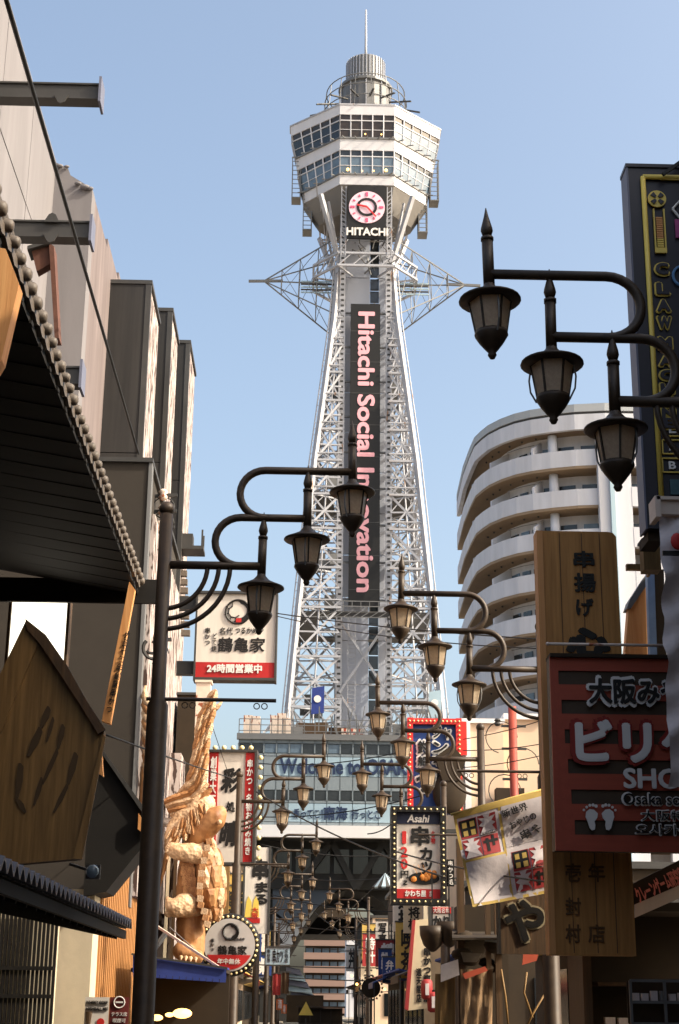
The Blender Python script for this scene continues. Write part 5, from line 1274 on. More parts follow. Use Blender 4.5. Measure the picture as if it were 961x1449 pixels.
# ---- slanted vinyl flag
fO = at(708, 1205, 19.2)
fl = thing('vinyl_flag', 'tilted worn vinyl flag with yellow border and red white kanji squares', 'flag', fO, 0)
def fpx(u, v_):       # u,v in 0..1 over the tilted flag
    a, b, c, d = (641, 1152), (768, 1117), (784, 1262), (668, 1284)
    x = (a[0] * (1 - u) + b[0] * u) * (1 - v_) + (d[0] * (1 - u) + c[0] * u) * v_; y = (a[1] * (1 - u) + b[1] * u) * (1 - v_) + (d[1] * (1 - u) + c[1] * u) * v_
    q = at(x, y, 19.2) - fO; return Vector((q.x, .045 * math.sin(u * 9 + v_ * 5) * v_ + .03 * math.sin(v_ * 11 - u * 4), q.z))
def fquad(name, m, u0, v0, u1, v1, lift, n=4):
    vs = []
    for j in range(n + 1):
        for i in range(n + 1): vs.append(fpx(u0 + (u1 - u0) * i / n, v0 + (v1 - v0) * j / n) + Vector((0, -lift, 0)))
    MB().add(vs, [(j * (n + 1) + i, j * (n + 1) + i + 1, (j + 1) * (n + 1) + i + 1, (j + 1) * (n + 1) + i) for j in range(n) for i in range(n)]).build(name, m, fl, True)
fquad('cloth', cloth_white, 0, 0, 1, 1, 0, 10)
for u0, v0, u1, v1 in ((0, 0, 1, .06), (0, .97, 1, 1), (0, .06, .03, .97), (.97, .06, 1, .97), (.485, .06, .515, .97), (.03, .505, .485, .53)): fquad('border', cloth_yellow, u0, v0, u1, v1, .004, 6)
fquad('hem', cloth_white, 0, 0, 1, 1, -.005, 10); fquad('backing', cloth_white, 0.01, .01, .99, .99, -.01, 6)
for qu, qv in ((.04, .09), (.56, .53)):
    W_, H_ = .42, .42
    for a in range(2):
        for b in range(2):
            u0, v0 = qu + a * W_ / 2, qv + b * H_ / 2; u1, v1 = u0 + W_ / 2 - .012, v0 + H_ / 2 - .012
            if (a, b) in ((0, 0),): 
                fquad('square', cloth_red, u0, v0, u1, v1, .006); fquad('square_frame', sign_black, u0 + .01, v0 + .005, u1 - .01, v1 - .025, .009)
                for c in range(2):
                    for d in range(2): fquad('yellow_window', cloth_yellow, u0 + .035 + c * .085, v0 + .03 + d * .085, u0 + .085 + c * .085, v0 + .085 + d * .085, .012, 2)
            elif (a, b) == (1, 1):
                fquad('square', cloth_red, u0, v0, u1, v1, .006)
                fquad('stroke', sign_black, u0 + .02, v0 + .05, u1 - .01, v0 + .08, .01, 2); fquad('stroke', sign_black, u0 + .05, v0 + .03, u0 + .085, v1 - .03, .01, 2); fquad('stroke', sign_black, u0 + .12, v0 + .01, u0 + .15, v0 + .12, .01, 2)
            else:
                fquad('square', cloth_red, u0, v0, u1, v1, .006)
                st_ = [(.3, 0), (.7, 0), (.62, .18), (.98, .12), (.75, .36), (.95, .5), (.75, .6), (.98, .98), (.02, .98), (.25, .62), (.02, .5), (.25, .36), (.02, .12), (.38, .18)]
                MB().add([fpx(u0 + (u1 - u0) * x, v0 + (v1 - v0) * y) + Vector((0, -.012, 0)) for x, y in st_], [tuple(range(len(st_)))]).build('white_burst', cloth_white, fl)
fquad('white_field', cloth_white, .03, .53, .5, .97, .006); fquad('white_field', cloth_white, .52, .06, .98, .47, .006)
def ftext(body, u, v_, wd, ht, rot): 
    p_ = fpx(u, v_); text(body, letter_black, fl, p_.x, p_.z, wd, ht, p_.y - .03, bold=.02, rot=rot, depth=.008)
ftext('新世界', .66, .13, .34, .1, R_(-20)); ftext('おやじの', .74, .25, .36, .09, R_(-24)); ftext('串や', .82, .37, .3, .12, R_(-26)); ftext('SHINSEKAI', .355, .275, .2, .03, R_(-16)); ftext('SHINSEKAI', .87, .71, .2, .03, R_(-14))
a, b = fpx(0, 0), fpx(1, 0); d = (b - a).normalized()
MB().tube([a - d * .03, b + d * .06], .016, 8).build('rod', cloth_yellow, fl, True)
tubeobj('guy_rope', [b + d * .0, b + Vector((-.05, -.02, -.3)), b + Vector((-.1, -.02, -.42))], .006, cloth_white, fl, 5); tubeobj('guy_rope', [b, b + Vector((.28, 0, .25))], .01, sign_black, fl, 5)
# brown board with outlined kana
y1 = Plane(706, 1266, 776, 1350, 19.6)
yd = thing('kana_board', 'dark brown panel with one outlined kana below the vinyl flag', 'signboard', y1.loc)
MB().box((0, .06, y1.h / 2), (y1.w, .12, y1.h)).build('panel', wood_dark, yd)
y1.text('や', mat('pale_outline', (150, 136, 108), .6), yd, 711, 1270, 773, 1336, -.01, bold=.07); y1.text('や', sign_black, yd, 714, 1273, 770, 1333, -.026, bold=.035)
piece('frame', (-y1.w / 2, .04, y1.h / 2), (.03, .2, y1.h), soffit_mat, yd)

# ---- skewer price sign with bulb frame
a1_ = Plane(561, 1150, 623, 1272, 33)
sk = thing('skewer_price_sign', 'white skewer price sign with red numerals, food picture and black bulb frame', 'sign', a1_.loc, 0)
MB().box((0, .2, a1_.h / 2), (a1_.w, .36, a1_.h)).build('panel', sign_white, sk)
nz_ = a1_.px(590, 1166)[1]; rz_ = a1_.px(590, 1258)[1]
MB().box2((-a1_.w / 2 + .01, -.01, nz_), (a1_.w / 2 - .01, .018, a1_.h)).build('navy_band', mat('navy_band', (34, 38, 60), .5), sk)
MB().box2((-a1_.w / 2 + .01, -.01, 0), (a1_.w / 2 - .01, .018, rz_)).build('red_band', sign_red, sk)
a1_.text('Asahi', letter_white, sk, 576, 1153, 608, 1164, -.022, bold=.025, shear=.2)
a1_.text('串', letter_black, sk, 581, 1169, 608, 1197, -.0, bold=.035); a1_.text('カ', letter_black, sk, 594, 1199, 612, 1217, -.0, bold=.05); a1_.text('ツ', letter_black, sk, 596, 1219, 612, 1236, -.0, bold=.05)
a1_.text('名物', letter_red, sk, 610, 1176, 616, 1194, -.0, vert=True, bold=.03)
a1_.text('1', letter_red, sk, 569, 1176, 575, 1194, 0, bold=.03); a1_.text('2', letter_red, sk, 567, 1198, 577, 1213, 0, bold=.03); a1_.text('0', letter_red, sk, 567, 1215, 577, 1230, 0, bold=.03)
a1_.text('円', letter_black, sk, 567, 1232, 578, 1243, 0, bold=.03); a1_.text('〜', letter_black, sk, 570, 1245, 577, 1253, 0, bold=.04, rot=R_(70))
px_, pz_ = a1_.px(600, 1243)
MB().lathe([(.32, -.01), (.32, .01)], 24, (0, 0, 0), Matrix.Rotation(math.pi / 2, 3, 'X')).v
pm = MB().prism([(px_ + .33 * math.cos(2 * math.pi * k / 24), pz_ + .13 * math.sin(2 * math.pi * k / 24)) for k in range(24)], -.01, .018); pm.build('plate_picture', sign_black, sk)
random.seed(2)
fried = mat('fried_crumb', (196, 120, 50), .6, 0, .35, 12, .3)
for k in range(11):
    MB().sphere((px_ + random.uniform(-.24, .24), -.02, pz_ + .03 + random.uniform(-.06, .09)), .06, 8, 5, (1, .35, 1)).build('skewer_food', fried, sk, True)
for k in range(3): barobj('skewer_stick', (px_ - .15 + .1 * k, -.02, pz_ + .1), (px_ - .22 + .1 * k, -.02, pz_ + .28), .012, wood_lit, sk)
a1_.text('かわち屋', letter_white, sk, 573, 1260, 603, 1269, -.022, bold=.03); a1_.text('本店', letter_white, sk, 607, 1261, 612, 1269, -.022, vert=True)
for s in (-1, 1): piece('bulb_frame', (s * (a1_.w / 2 + .06), .1, a1_.h / 2), (.12, .5, a1_.h + .24), sign_black, sk)
for z in (-.06, a1_.h + .06): piece('bulb_frame', (0, .1, z), (a1_.w, .5, .12), sign_black, sk)
bulbs(sk, [(x, z) for x, z in [(p_[0] * 1.12, p_[1] + (.06 if p_[1] > a1_.h * .9 else -.06 if p_[1] < .05 else 0)) for p_ in rect_pts(a1_.w, a1_.h, 8, 16)]], .022, bulb_cream, -.16)
piece('bracket', (a1_.w / 2 + .5, .2, a1_.h * .8), (.9, .08, .08), steel_dark, sk); piece('bracket', (a1_.w / 2 + .5, .2, a1_.h * .2), (.9, .08, .08), steel_dark, sk)
# ---- blue sign with red bulb border
b1_ = Plane(578, 1019, 652, 1150, 45)
bs = thing('blue_fishing_sign', 'blue sign with white outlined black writing and red bulb border', 'sign', b1_.loc)
MB().box((0, .3, b1_.h / 2), (b1_.w, .5, b1_.h)).build('panel', blue_sign, bs)
for s in (-1, 1): piece('red_border', (s * (b1_.w / 2 - .05), .0, b1_.h / 2), (.17, .2, b1_.h + .1), bulb_red, bs)
piece('red_border', (0, .0, b1_.h - .05), (b1_.w - .28, .2, .17), bulb_red, bs)
piece('side_panel', (b1_.w / 2 + .13, .4, b1_.h - .5), (.16, .5, 1.0), bulb_red, bs)
bulbs(bs, [(p_[0] * .95, p_[1] - .05) for p_ in rect_pts(b1_.w, b1_.h, 12, 20) if p_[1] > .01], .03, bulb_cream, -.12)
for ch, x0, y0, x1, y1_, in (('ジャ', 612, 1027, 638, 1046), ('ン', 612, 1049, 634, 1066), ('ボ', 612, 1067, 634, 1083), ('釣', 590, 1047, 606, 1068), ('船', 590, 1069, 606, 1085), ('つり', 588, 1090, 634, 1125)):
    b1_.text(ch, letter_white, bs, x0 - 2, y0 - 2, x1 + 2, y1_ + 2, .02, bold=.09, depth=.05); b1_.text(ch, letter_black, bs, x0 + 1, y0 + 1, x1 - 1, y1_ - 1, -.03, bold=.02, depth=.05)
MB().sphere((.42, -.15, .55), .5, 14, 10, (1.0, .3, 1.2)).build('fish_figure', shop_dark, bs, True)
MB().prism([(.0, 1.6), (.5, 1.95), (.9, 1.5), (.7, .9), (.2, .9)], -.3, -.1).build('fish_fin', shop_dark, bs)
# ---- beige building and utility pole
bg_ = thing('beige_building', 'low beige building with pale roof edge behind the red utility pole', 'building', (9, 50, 0))
z9 = at(700, 1024, 47).z
MB().box2((at(655, 1024, 47).x - 9, -3, 0), (at(712, 1024, 47).x - 9, 4, z9)).build('wall', beige, bg_)
MB().box2((at(712.5, 1024, 47).x - 9, -2.6, 0), (at(775, 1024, 47).x - 9, 4.2, z9 + .2)).build('wall', beige, bg_)
MB().box2((at(653, 1024, 47).x - 9, -3.1, z9), (at(714, 1024, 47).x - 9, 4.1, z9 + .14)).build('roof_edge', base_white, bg_)
MB().box2((at(714.5, 1024, 47).x - 9, -2.75, z9 + .2), (at(776, 1024, 47).x - 9, 4.3, z9 + .38)).build('roof_edge', base_white, bg_)
piece('downpipe', (at(656, 1024, 47).x - 9 + .1, -3.1, z9 / 2), (.18, .16, z9), base_white, bg_)
MB().box2((at(705, 1120, 46).x - 9, -3.6, 0), (at(745, 1120, 46).x - 9, -3.1, at(700, 1112, 46).z)).build('dark_screen', shop_dark, bg_)
up_ = thing('red_pole', 'rust red utility pole with wires in front of the beige building', 'pole', (at(726, 1050, 40).x, 40, 0))
MB().tube([(0, 0, 0), (0, 0, at(726, 1000, 40).z)], .11, 12).build('pole', mat('rust_red_paint', (150, 64, 50), .6, 0, .2, 3, .1), up_, True)
for z in (8.6, 8.0, 7.2, 6.4): MB().bar((-.3, 0, z), (.35, 0, z), .06).build('cross_arm', steel_dark, up_)
for z, x in ((8.3, -.3), (7.6, .25), (6.9, -.25)): MB().tube(arc(x, z, .42, 0, 4.5, 14), .014, 5).build('cable_loop', cable, up_); 
MB().lathe([(.05, -.1), (.09, -.05), (.05, 0), (.09, .05), (.05, .1)], 8, (-.4, 0, 8.7)).build('insulator', steel_dark, up_)

# ================================================================== right: stalls, lanterns, standing signs
v1 = Plane(576, 1300, 612, 1428, 30)
vt = thing('standing_shop_sign', 'cream slanted upright sign with black vertical writing near the price sign', 'sign', v1.loc)
MB().prism([v1.px(588, 1302), v1.px(606, 1300), v1.px(612, 1426), v1.px(577, 1430)], 0, .2).build('panel', mat('aged_cream_sign', (214, 194, 160), .6, 0, .1, 2, .05), vt)
v1.text('串かつ専門店', letter_black, vt, 599, 1340, 610, 1418, -.012, vert=True, bold=.04); v1.text('通天閣店', letter_black, vt, 589, 1370, 597, 1418, -.012, vert=True, bold=.03)
MB().prism([v1.px(584, 1302), v1.px(588, 1302), v1.px(578, 1430), v1.px(573, 1428)], -.02, .22).build('edge', cloth_red, vt)
v2 = Plane(609, 1283, 640, 1316, 28)
v2t = thing('small_white_sign', 'small white sign with red header under the price sign', 'sign', v2.loc)
MB().box((0, .08, v2.h / 2), (v2.w, .14, v2.h)).build('panel', sign_white, v2t); MB().box((0, -.0, v2.h * .84), (v2.w - .04, .02, v2.h * .26)).build('red_header', sign_red, v2t)
v2.text('大阪名物', letter_white, v2t, 613, 1285, 636, 1292, -.016); v2.text('かり', letter_black, v2t, 613, 1296, 636, 1312, -.004, bold=.05)
for s in (-1, 1): piece('frame', (s * v2.w / 2, .08, v2.h / 2), (.05, .18, v2.h), steel_dark, v2t)
vt2 = Plane(632, 1216, 643, 1254, 24); vx = thing('narrow_dark_sign', 'narrow dark hanging sign with pale writing right of the price sign', 'sign', vt2.loc)
MB().box((0, .05, vt2.h / 2), (vt2.w, .08, vt2.h)).build('panel', sign_black, vx); text('串かつ処', letter_white, vx, 0, vt2.h / 2, vt2.w * .7, vt2.h * .9, -.0, vert=True, bold=.02)
# striped lamp hood and food hanging near the tower arch
hd_ = thing('striped_hood', 'grey and white striped round hood beside the price sign', 'hood', at(545, 1252, 36)); hd_.scale = (.6, .6, .6)
for k in range(8):
    a0, a1 = -1.2 + k * .3, -1.2 + (k + 1) * .3
    MB().add([(.0, 0, .45), (.55 * math.sin(a0), -.55 * math.cos(a0), -.1), (.55 * math.sin(a1), -.55 * math.cos(a1), -.1), (.52 * math.sin(a1), -.5 * math.cos(a1), -.16), (.52 * math.sin(a0), -.5 * math.cos(a0), -.16)], [(0, 1, 2), (1, 4, 3, 2)]).build('gore', base_sign if k % 2 else steel_dark, hd_)
# dark round lanterns / bowls
for i, (px, py, r) in enumerate(((612, 1322, .2), (636, 1316, .2))):
    bo = thing('bowl_lamp', ['dark bowl shaped lamp under the small white sign', 'second dark bowl shaped lamp, right of the first'][i], 'lamp', at(px, py, 24))
    MB().lathe([(r, .12), (r * .95, -.02), (r * .7, -.16), (r * .3, -.24), (.02, -.26)], 16).build('bowl', black_iron, bo, True); MB().bar((0, 0, .1), (0, 0, .9), .02).build('cord', cable, bo)
# food stall clutter along the right
rst = thing('shop_stall', 'wooden stall with clear plastic side sheets and patchwork banners on the right', 'stall', (at(680, 1400, 22).x, 22, 0))
def R2(px, py, Y=22): q = at(px, py, Y); return Vector((q.x - rst.location.x, Y - 22, q.z))
MB().box2(R2(650, 1280, 22.8), R2(712, 1460, 23.6) + Vector((0, 0, -1.4))).build('back_panel', shop_dark, rst)
for px, wdt in ((652, .1), (690, .07), (704, .09)): 
    q = R2(px, 1300); MB().box((q.x, 0, 1.9), (wdt, .1, 3.8)).build('post', wood_dark, rst)
pl2 = MB(); vs = []
for j in range(13):
    for i in range(9):
        q = R2(651 + i * 5.6, 1372 + j * 7); vs.append(q + Vector((0, -.1 + .04 * math.sin(i * 2.1 + .3 * j) + .02 * random.random(), 0)))
pl2.add(vs, [(j * 9 + i, j * 9 + i + 1, j * 9 + 10 + i, j * 9 + 9 + i) for j in range(12) for i in range(8)]); pl2.build('plastic_sheet', plastic, rst, True)
pl3 = MB(); vs = []
for j in range(13):
    for i in range(5):
        q = R2(616 + i * 7, 1378 + j * 7, 22); vs.append(q + Vector((0, .02 + .05 * math.sin(i * 2.5 + .2 * j), 0)))
pl3.add(vs, [(j * 5 + i, j * 5 + i + 1, j * 5 + 6 + i, j * 5 + 5 + i) for j in range(12) for i in range(4)]); pl3.build('plastic_sheet', wood_board, rst, True)
for nm, m_, poly in (('paper_notice', cloth_white, ((622, 1366), (646, 1358), (648, 1380), (622, 1390))), ('patch', red_stripe, ((738, 1345), (762, 1340), (756, 1360), (736, 1366))), ('patch', red_stripe, ((652, 1378), (684, 1368), (688, 1374), (656, 1386))), ('patch', tile_grey, ((650, 1348), (680, 1350), (672, 1362), (654, 1362))), ('patch', steel_grey, ((684, 1330), (706, 1332), (706, 1335), (684, 1333)))):
    P_ = [R2(*q_) for q_ in poly]; MB().prism([(q_.x, q_.z) for q_ in P_], -.22, -.2).build(nm, m_, rst)
MB().hexa([R2(640, 1330, 21.2), R2(716, 1330, 21.2), R2(716, 1318, 23.4), R2(640, 1318, 23.4), R2(640, 1327, 21.2), R2(716, 1327, 21.2), R2(716, 1315, 23.4), R2(640, 1315, 23.4)]).build('roof', shop_dark, rst)  # low roof put in to shade the bundles below
for k in range(8):
    c = R2(random.uniform(645, 715), random.uniform(1320, 1372)); MB().sphere(c + Vector((0, random.uniform(-.1, .1), 0)), random.uniform(.06, .16), 8, 6, (1.4, 1, .8)).build('bundle', random.choice((shop_dark, soffit_mat)), rst, True)
for pts in (((706, 1372), (712, 1410), (716, 1450)), ((742, 1376), (738, 1405), (750, 1440)), ((768, 1405), (750, 1435), (742, 1452))):
    tubeobj('hose', [R2(*q_) + Vector((0, -.25, 0)) for q_ in pts], .014, wood_board, rst, 6)
for i, (px, py) in enumerate(((604, 1400), (613, 1418))):
    lt = thing('paper_lantern', ['red and white paper lantern low beside the cream sign', 'second red paper lantern just below the first'][i], 'lantern', at(px, py, 26))
    MB().lathe([(.05, .16), (.09, .13), (.1, 0), (.09, -.13), (.05, -.16)], 14).build('shade', cloth_red, lt, True); MB().lathe([(.055, .16), (.055, .19)], 10).build('cap', sign_black, lt)
    MB().box((0, -.1, 0), (.06, .01, .18)).build('label_panel', cloth_white, lt)

# ================================================================== shops further along, both sides
random.seed(21)
def shop(x, y0, y1, h, side, label, m):
    t = thing('shop_house', label, 'building', (x, (y0 + y1) / 2, 0)); d = (y1 - y0) / 2
    MB().box2((0, -d, 0), (side * 6, d, h)).build('wall', m, t)
    for fl_ in range(int(h // 3)):
        for k in range(max(1, int((y1 - y0) // 2.4))):
            piece('window', (-side * .03, -d + 1.2 + k * 2.4, 1.4 + fl_ * 3), (.1, 1.5, 1.5), glass_dark, t)
            if side > 0 or True: piece('window', (side * (1.2 + 1.6 * (k % 3)), -d - .03, 1.5 + fl_ * 3), (1.0, .08, 1.3), glass_dark, t)
    piece('awning', (-side * .45, 0, 2.6), (.9, 2 * d - .4, .06), random.choice((cloth_red, awn_blue, wood_dark, cloth_yellow)), t, (0, side * .25, 0))
    piece('roof', (side * 3, 0, h + .08), (6.3, 2 * d + .2, .16), steel_dark, t)
    return t
for i, (y0, y1, h, m_) in enumerate(((42.5, 50, 6.2, shop_dark), (50.4, 60, 7.5, cream), (60.4, 72, 6.5, shop_dark), (72.4, 86, 8, beige), (86.4, 104, 7, shop_dark), (104.4, 122, 7.5, cream))):
    shop(-3.1, y0, y1, h, -1, 'dark left side shop house, number %d along the street from the round sign' % (i + 1) if False else ['dark shop house on the left just past the tall white sign', 'cream shop house on the left, second past the round sign', 'dark low shop house on the left, mid street', 'beige shop house on the left before the arch', 'dark shop house on the left near the arch', 'cream shop house on the left at the foot of the arch'][i], m_)
for i, (y0, y1, h, m_) in enumerate(((24, 31, 3.0, shop_dark), (36, 44, 4.6, shop_dark), (55, 66, 6.2, cream), (66.4, 78, 6.5, shop_dark), (95, 108, 6.5, beige), (108.4, 122, 7, shop_dark))):
    shop(4.6 if y0 < 50 else 4.3, y0, y1, h, 1, ['low dark stall building on the right behind the stall sheets', 'dark shop house on the right behind the price sign', 'cream shop house on the right past the blue sign', 'dark shop house on the right, mid street', 'beige shop house on the right before the arch', 'dark shop house on the right at the foot of the arch'][i], m_)
# more signs down the street
farsigns = [(-2.2, 57, 4.0, .9, 2.0, cloth_yellow, '酒場', 'yellow vertical far sign on the left side'), (-2.3, 66, 3.4, .8, 1.5, cloth_red, '寿司', 'red far sign on the left above the banners'), (-2.2, 78, 4.4, 1.0, 1.4, sign_white, '食堂', 'white far sign on the left near the arch'), (-2.2, 93, 3.0, 1, 1.2, blue_sign, '薬', 'blue far sign on the left near the arch'),
            (3.9, 47, 3.3, .5, 1.4, blue_sign, '酒', 'blue narrow far sign right behind the cream sign'), (4.0, 60, 4.2, 1, 1.6, sign_white, '遊技', 'white far sign on the right near the price sign'), (4.1, 74, 3.2, 1.2, 1.2, cloth_red, '焼肉', 'red far sign on the right, mid street'), (4.1, 92, 4, 1.1, 2, cloth_yellow, '射的', 'yellow far sign on the right near the arch')]
for x, y, z, w_, h_, m_, b_, lb_ in farsigns:
    t = thing('projecting_sign', lb_, 'sign', (x, y, z), 0, 'projecting signs down the street'); MB().box((0, .1, h_ / 2), (w_, .2, h_)).build('panel', m_, t)
    text(b_, letter_black if m_ in (sign_white, cloth_yellow) else letter_white, t, 0, h_ / 2, w_ * .62, h_ * .8, -.012, bold=.04, vert=True); piece('frame', (0, .1, h_ + .03), (w_ + .06, .26, .06), steel_dark, t)
# bulb-ringed fan sign under the arch on the right
rw = thing('bulb_wheel_sign', 'dark round sign with bulbs under the arch at right', 'sign', at(525, 1398, 70))
MB().lathe([(.42, -.05), (.42, .05)], 24, (0, 0, 0), Rx).build('disc', shop_dark, rw); bulbs(rw, [(.5 * math.cos(k * .35), .5 * math.sin(k * .35)) for k in range(18)], .05, tile_grey, -.06)
bulbs(rw, [(-.62, .15), (.6, -.05), (-.85, .5)], .06, warm_light, -.06, 'lit_bulb'); MB().bar((0, .1, -.5), (0, .1, -2.6), .08).build('post', steel_dark, rw)
ws_ = thing('warning_sign', 'small yellow triangular sign low in the far street', 'road sign', at(433, 1428, 110))
MB().prism([(-.5, -.4), (.5, -.4), (0, .5)], 0, .06).build('plate', gold, ws_); MB().bar((0, .1, -.6), (0, .1, -1.9), .08).build('post', steel_dark, ws_)
tl_ = thing('traffic_light', 'far traffic light showing red in the street end', 'traffic light', at(425, 1432, 150))
MB().box((0, .1, 0), (1.2, .2, .4)).build('housing', steel_dark, tl_); MB().sphere((.3, -.05, 0), .2, 8, 6).build('red_lamp', mat('red_glow', (255, 60, 70), emit=2, bump=0, var=0), tl_, True); MB().bar((-.6, .1, 0), (-3, .1, -.2), .1).build('arm', steel_dark, tl_)
# far apartment with pink balconies seen through the arch
fa = thing('far_apartment', 'far building with pinkish balcony bands seen through the arch', 'building', (at(460, 1420, 210).x, 210, 0))
fw = at(492, 1400, 210).x - at(434, 1400, 210).x
MB().box((0, 4, 8), (fw, 8, 16)).build('wall', shop_dark, fa)
for k in range(6):
    z = at(460, 1334 + k * 19, 210).z
    piece('balcony', (0, -.4, z), (fw + .4, 1.0, .85), far_pink, fa)
    for j in range(5): piece('window', (-fw / 2 + fw * (j + .5) / 5, -.03, z - 1.2), (fw / 6, .1, 1.0), glass_blue, fa)
fb2 = thing('far_white_building', 'far white building right of the pink balconies under the arch', 'building', (at(510, 1420, 190).x, 190, 0))
MB().box((0, 3, 5), (3.4, 6, 10)).build('wall', apt, fb2)
for k in range(4): piece('window', (-.6 + .8 * (k % 2), -.03, 3 + 3 * (k // 2)), (.6, .1, 1.4), glass_dark, fb2)
fh = thing('far_low_roofs', 'pale bluish tarpaulin roofs heaped at the street end', 'roof', (at(412, 1420, 135).x, 135, 0))
for k in range(7):
    q = at(408 + k * 5, 1366 + k * 9, 135); MB().hexa([(q.x - fh.location.x - 1, k * .3, q.z - .5), (q.x - fh.location.x + 1.2, k * .3, q.z - .8), (q.x - fh.location.x + 1.2, k * .3 + 1, q.z - .7), (q.x - fh.location.x - 1, k * .3 + 1, q.z - .4), (q.x - fh.location.x - 1, k * .3, q.z), (q.x - fh.location.x + 1, k * .3, q.z - .4), (q.x - fh.location.x + 1, k * .3 + 1, q.z - .3), (q.x - fh.location.x - 1, k * .3 + 1, q.z + .1)]).build('roof_sheet', base_sign if k % 2 else side_grey, fh)
MB().box((0, 1.2, 1.1), (5.5, .4, 2.2)).build('stall_wall', shop_dark, fh)
# dark street-end mass: shuttered kiosk block, put in to keep it dark
ks = thing('street_filler', 'dark kiosk in the middle distance under the arch', 'filler', (1.6, 124, 0))
MB().box((0, .8, .6), (3.4, 1.6, 1.2)).build('body', black_iron, ks); MB().box((0, .6, 1.28), (3.8, 2.2, .12)).build('roof', black_iron, ks)
for k in range(4): piece('shutter', (-1.2 + .8 * k, -.03, .6), (.7, .06, .9), shop_dark, ks)
random.seed(33)
cols = {'white': sign_white, 'red': cloth_red, 'yellow': cloth_yellow, 'navy': blue_sign, 'cream': cream, 'brown': wood_board}
words = ['酒蔵', '寿司', '囲碁', '将棋', '薬局', '喫茶', '中華', '弁当', '理容', '靴', '宝石', '写真', '果物', '時計', '帽子', '土産', '氷', '茶', '麺', '鍋', '鮨', '丼', '湯', '花']
for i, wd_ in enumerate(words):
    left = i % 2 == 0; y = 43 + i * 3.3 + random.uniform(-1, 1); cn_ = random.choice(list(cols)); w_ = random.uniform(.5, .9); h_ = random.uniform(.9, 2.0); z = random.uniform(2.3, 4.8)
    t = thing('projecting_sign', 'small %s sign, %s along the %s side of the far street' % (cn_, ['first', 'second', 'third', 'fourth', 'fifth', 'sixth', 'seventh', 'eighth', 'ninth', 'tenth', 'eleventh', 'twelfth'][i // 2], 'left' if left else 'right'), 'sign', ((-2.55 if left else 3.95) + random.uniform(-.2, .3) * (1 if left else -1), y, z), 0, 'projecting signs down the street')
    MB().box((0, .1, h_ / 2), (w_, .2, h_)).build('panel', cols[cn_], t)
    text(wd_, letter_black if cn_ in ('white', 'yellow', 'cream') else letter_white, t, 0, h_ / 2, w_ * .6, h_ * .8, -.012, bold=.03, vert=True)
    piece('frame', (0, .1, h_ + .03), (w_ + .05, .26, .06), steel_dark, t); piece('bracket', ((-.5 if left else .5), .1, h_ * .8), (.8, .06, .06), steel_dark, t)
for i in range(9):                      # dark canvas awnings, one after another
    left = i % 2 == 0; y = 42 + i * 8.5
    t = thing('canvas_awning', ['dark', 'faded brown', 'dull red', 'dim navy', 'sooty', 'worn tan', 'brownish', 'black', 'dusky'][i] + ' canvas awning over a shop front on the %s of the far street' % ('left' if left else 'right'), 'awning', (-2.6 if left else 4.0, y, 0))
    sx = 1 if left else -1
    MB().hexa([(0, -2, 2.75), (sx * 1.0, -2, 2.35), (sx * 1.0, 2, 2.35), (0, 2, 2.75), (0, -2, 2.8), (sx * 1.0, -2, 2.4), (sx * 1.0, 2, 2.4), (0, 2, 2.8)]).build('canopy', [shop_dark, wood_dark, cloth_red, blue_sign, shop_dark, wood_board, wood_dark, black_iron, shop_dark][i], t)
    piece('valance', (sx * 1.01, 0, 2.27), (.03, 4, .22), [shop_dark, wood_dark, cloth_red, blue_sign, shop_dark, wood_board, wood_dark, black_iron, shop_dark][i], t)
    piece('post', (sx * .95, -1.9, 1.2), (.05, .05, 2.35), steel_dark, t)

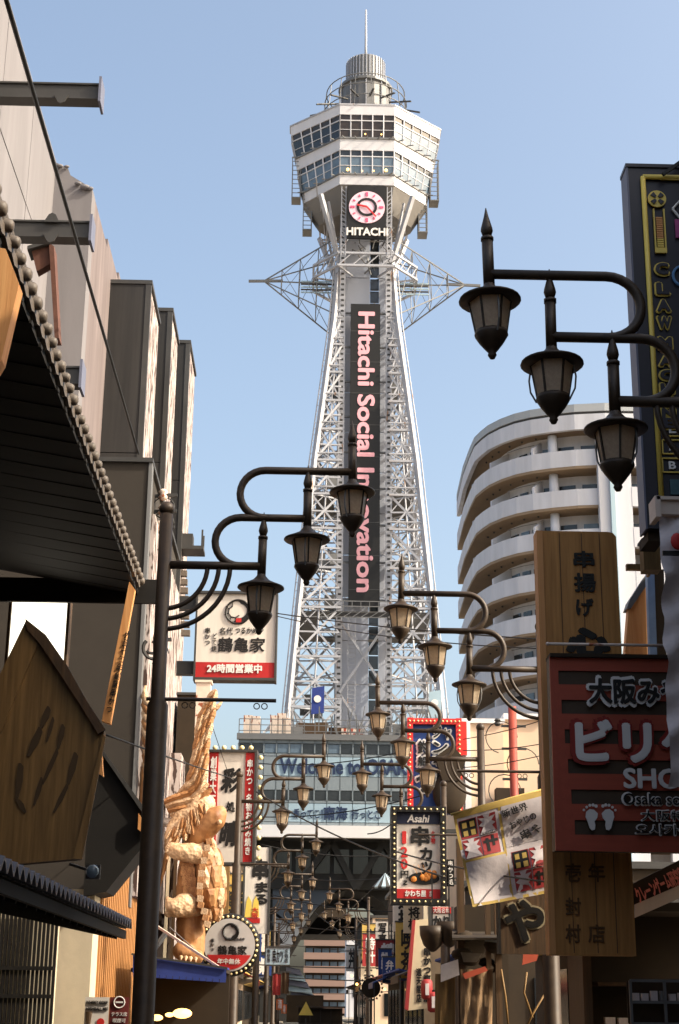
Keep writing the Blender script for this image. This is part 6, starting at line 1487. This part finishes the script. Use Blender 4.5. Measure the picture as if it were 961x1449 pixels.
# ================================================================== overhead wires
def wire(label, a, b, sag, r, group=None):
    a, b = Vector(a), Vector(b)
    pts = [a.lerp(b, t / 24) - Vector((0, 0, sag * 4 * (t / 24) * (1 - t / 24))) - a for t in range(25)]
    o = MB().tube(pts, r, 5).build('overhead_wire', cable, None, True); o.location = a; tag(o, label, 'wire', group)
wire('black cable running diagonally down past the concrete building', at(2, -25, 13), at(196, 642, 31.9), .0, .028)
wire('thin wire crossing from the leaning plank to the vertical sign', at(146, 1038, 16), at(332, 1102, 36), .02, .012)
wire('upper thin wire crossing in front of the tower base', at(392, 868, 30), at(770, 905, 22), .05, .012)
wire('lower thin wire crossing in front of the tower platform', at(392, 872, 30), at(770, 918, 22), .12, .01)
wire('dark wire sagging from the vertical sign towards the price sign', at(362, 1120, 36), at(640, 1245, 25), .15, .016)
wire('wire crossing the vinyl flag at mid height', at(560, 1205, 24), at(790, 1250, 17.5), .05, .012)
wire('wire below the white fascia of the tower base', at(370, 1195, 60), at(560, 1210, 60), .2, .02)
wire('second wire under the white fascia', at(370, 1238, 60), at(640, 1230, 55), .3, .02)
wire('uppermost wire leading to the red pole', at(655, 1046, 40), at(770, 1018, 38), .05, .012)
wire('second wire leading to the red pole', at(655, 1062, 40), at(770, 1052, 38), .05, .012)
wire('third wire leading to the red pole', at(655, 1086, 40), at(770, 1068, 38), .05, .012)
wire('thin stay wire from the square sign down to the vertical sign', at(276, 955, 33), at(325, 1100, 37), .0, .008)
wire('thin wire crossing low under the arch', at(365, 1365, 80), at(600, 1368, 80), .1, .03)
wire('thin wire below the low arch wire', at(365, 1380, 80), at(600, 1388, 80), .1, .03)
for i, (a0, b0, a1, b1, Y0, Y1) in enumerate(((372, 1262, 556, 1290, 70, 66), (362, 1300, 556, 1318, 76, 70), (372, 1330, 560, 1345, 84, 78), (380, 1400, 560, 1402, 90, 90), (400, 1250, 520, 1345, 95, 80), (560, 1225, 440, 1330, 60, 96), (372, 1156, 610, 1122, 50, 44), (365, 1080, 575, 1062, 52, 46))):
    wire(['thin wire under the lattice of far lamps, uppermost', 'second thin wire across the far street', 'third thin wire across the far street', 'lowest thin wire across the far street', 'wire slanting down right under the arch', 'wire slanting down left under the arch', 'wire crossing the railway banner on the tower base', 'wire crossing the welcome banner on the tower base'][i], at(a0, b0, Y0), at(a1, b1, Y1), .2, .018)
wire('wire tangle strand rising from the price sign bracket', at(520, 1180, 30), at(555, 1165, 30), .05, .012)
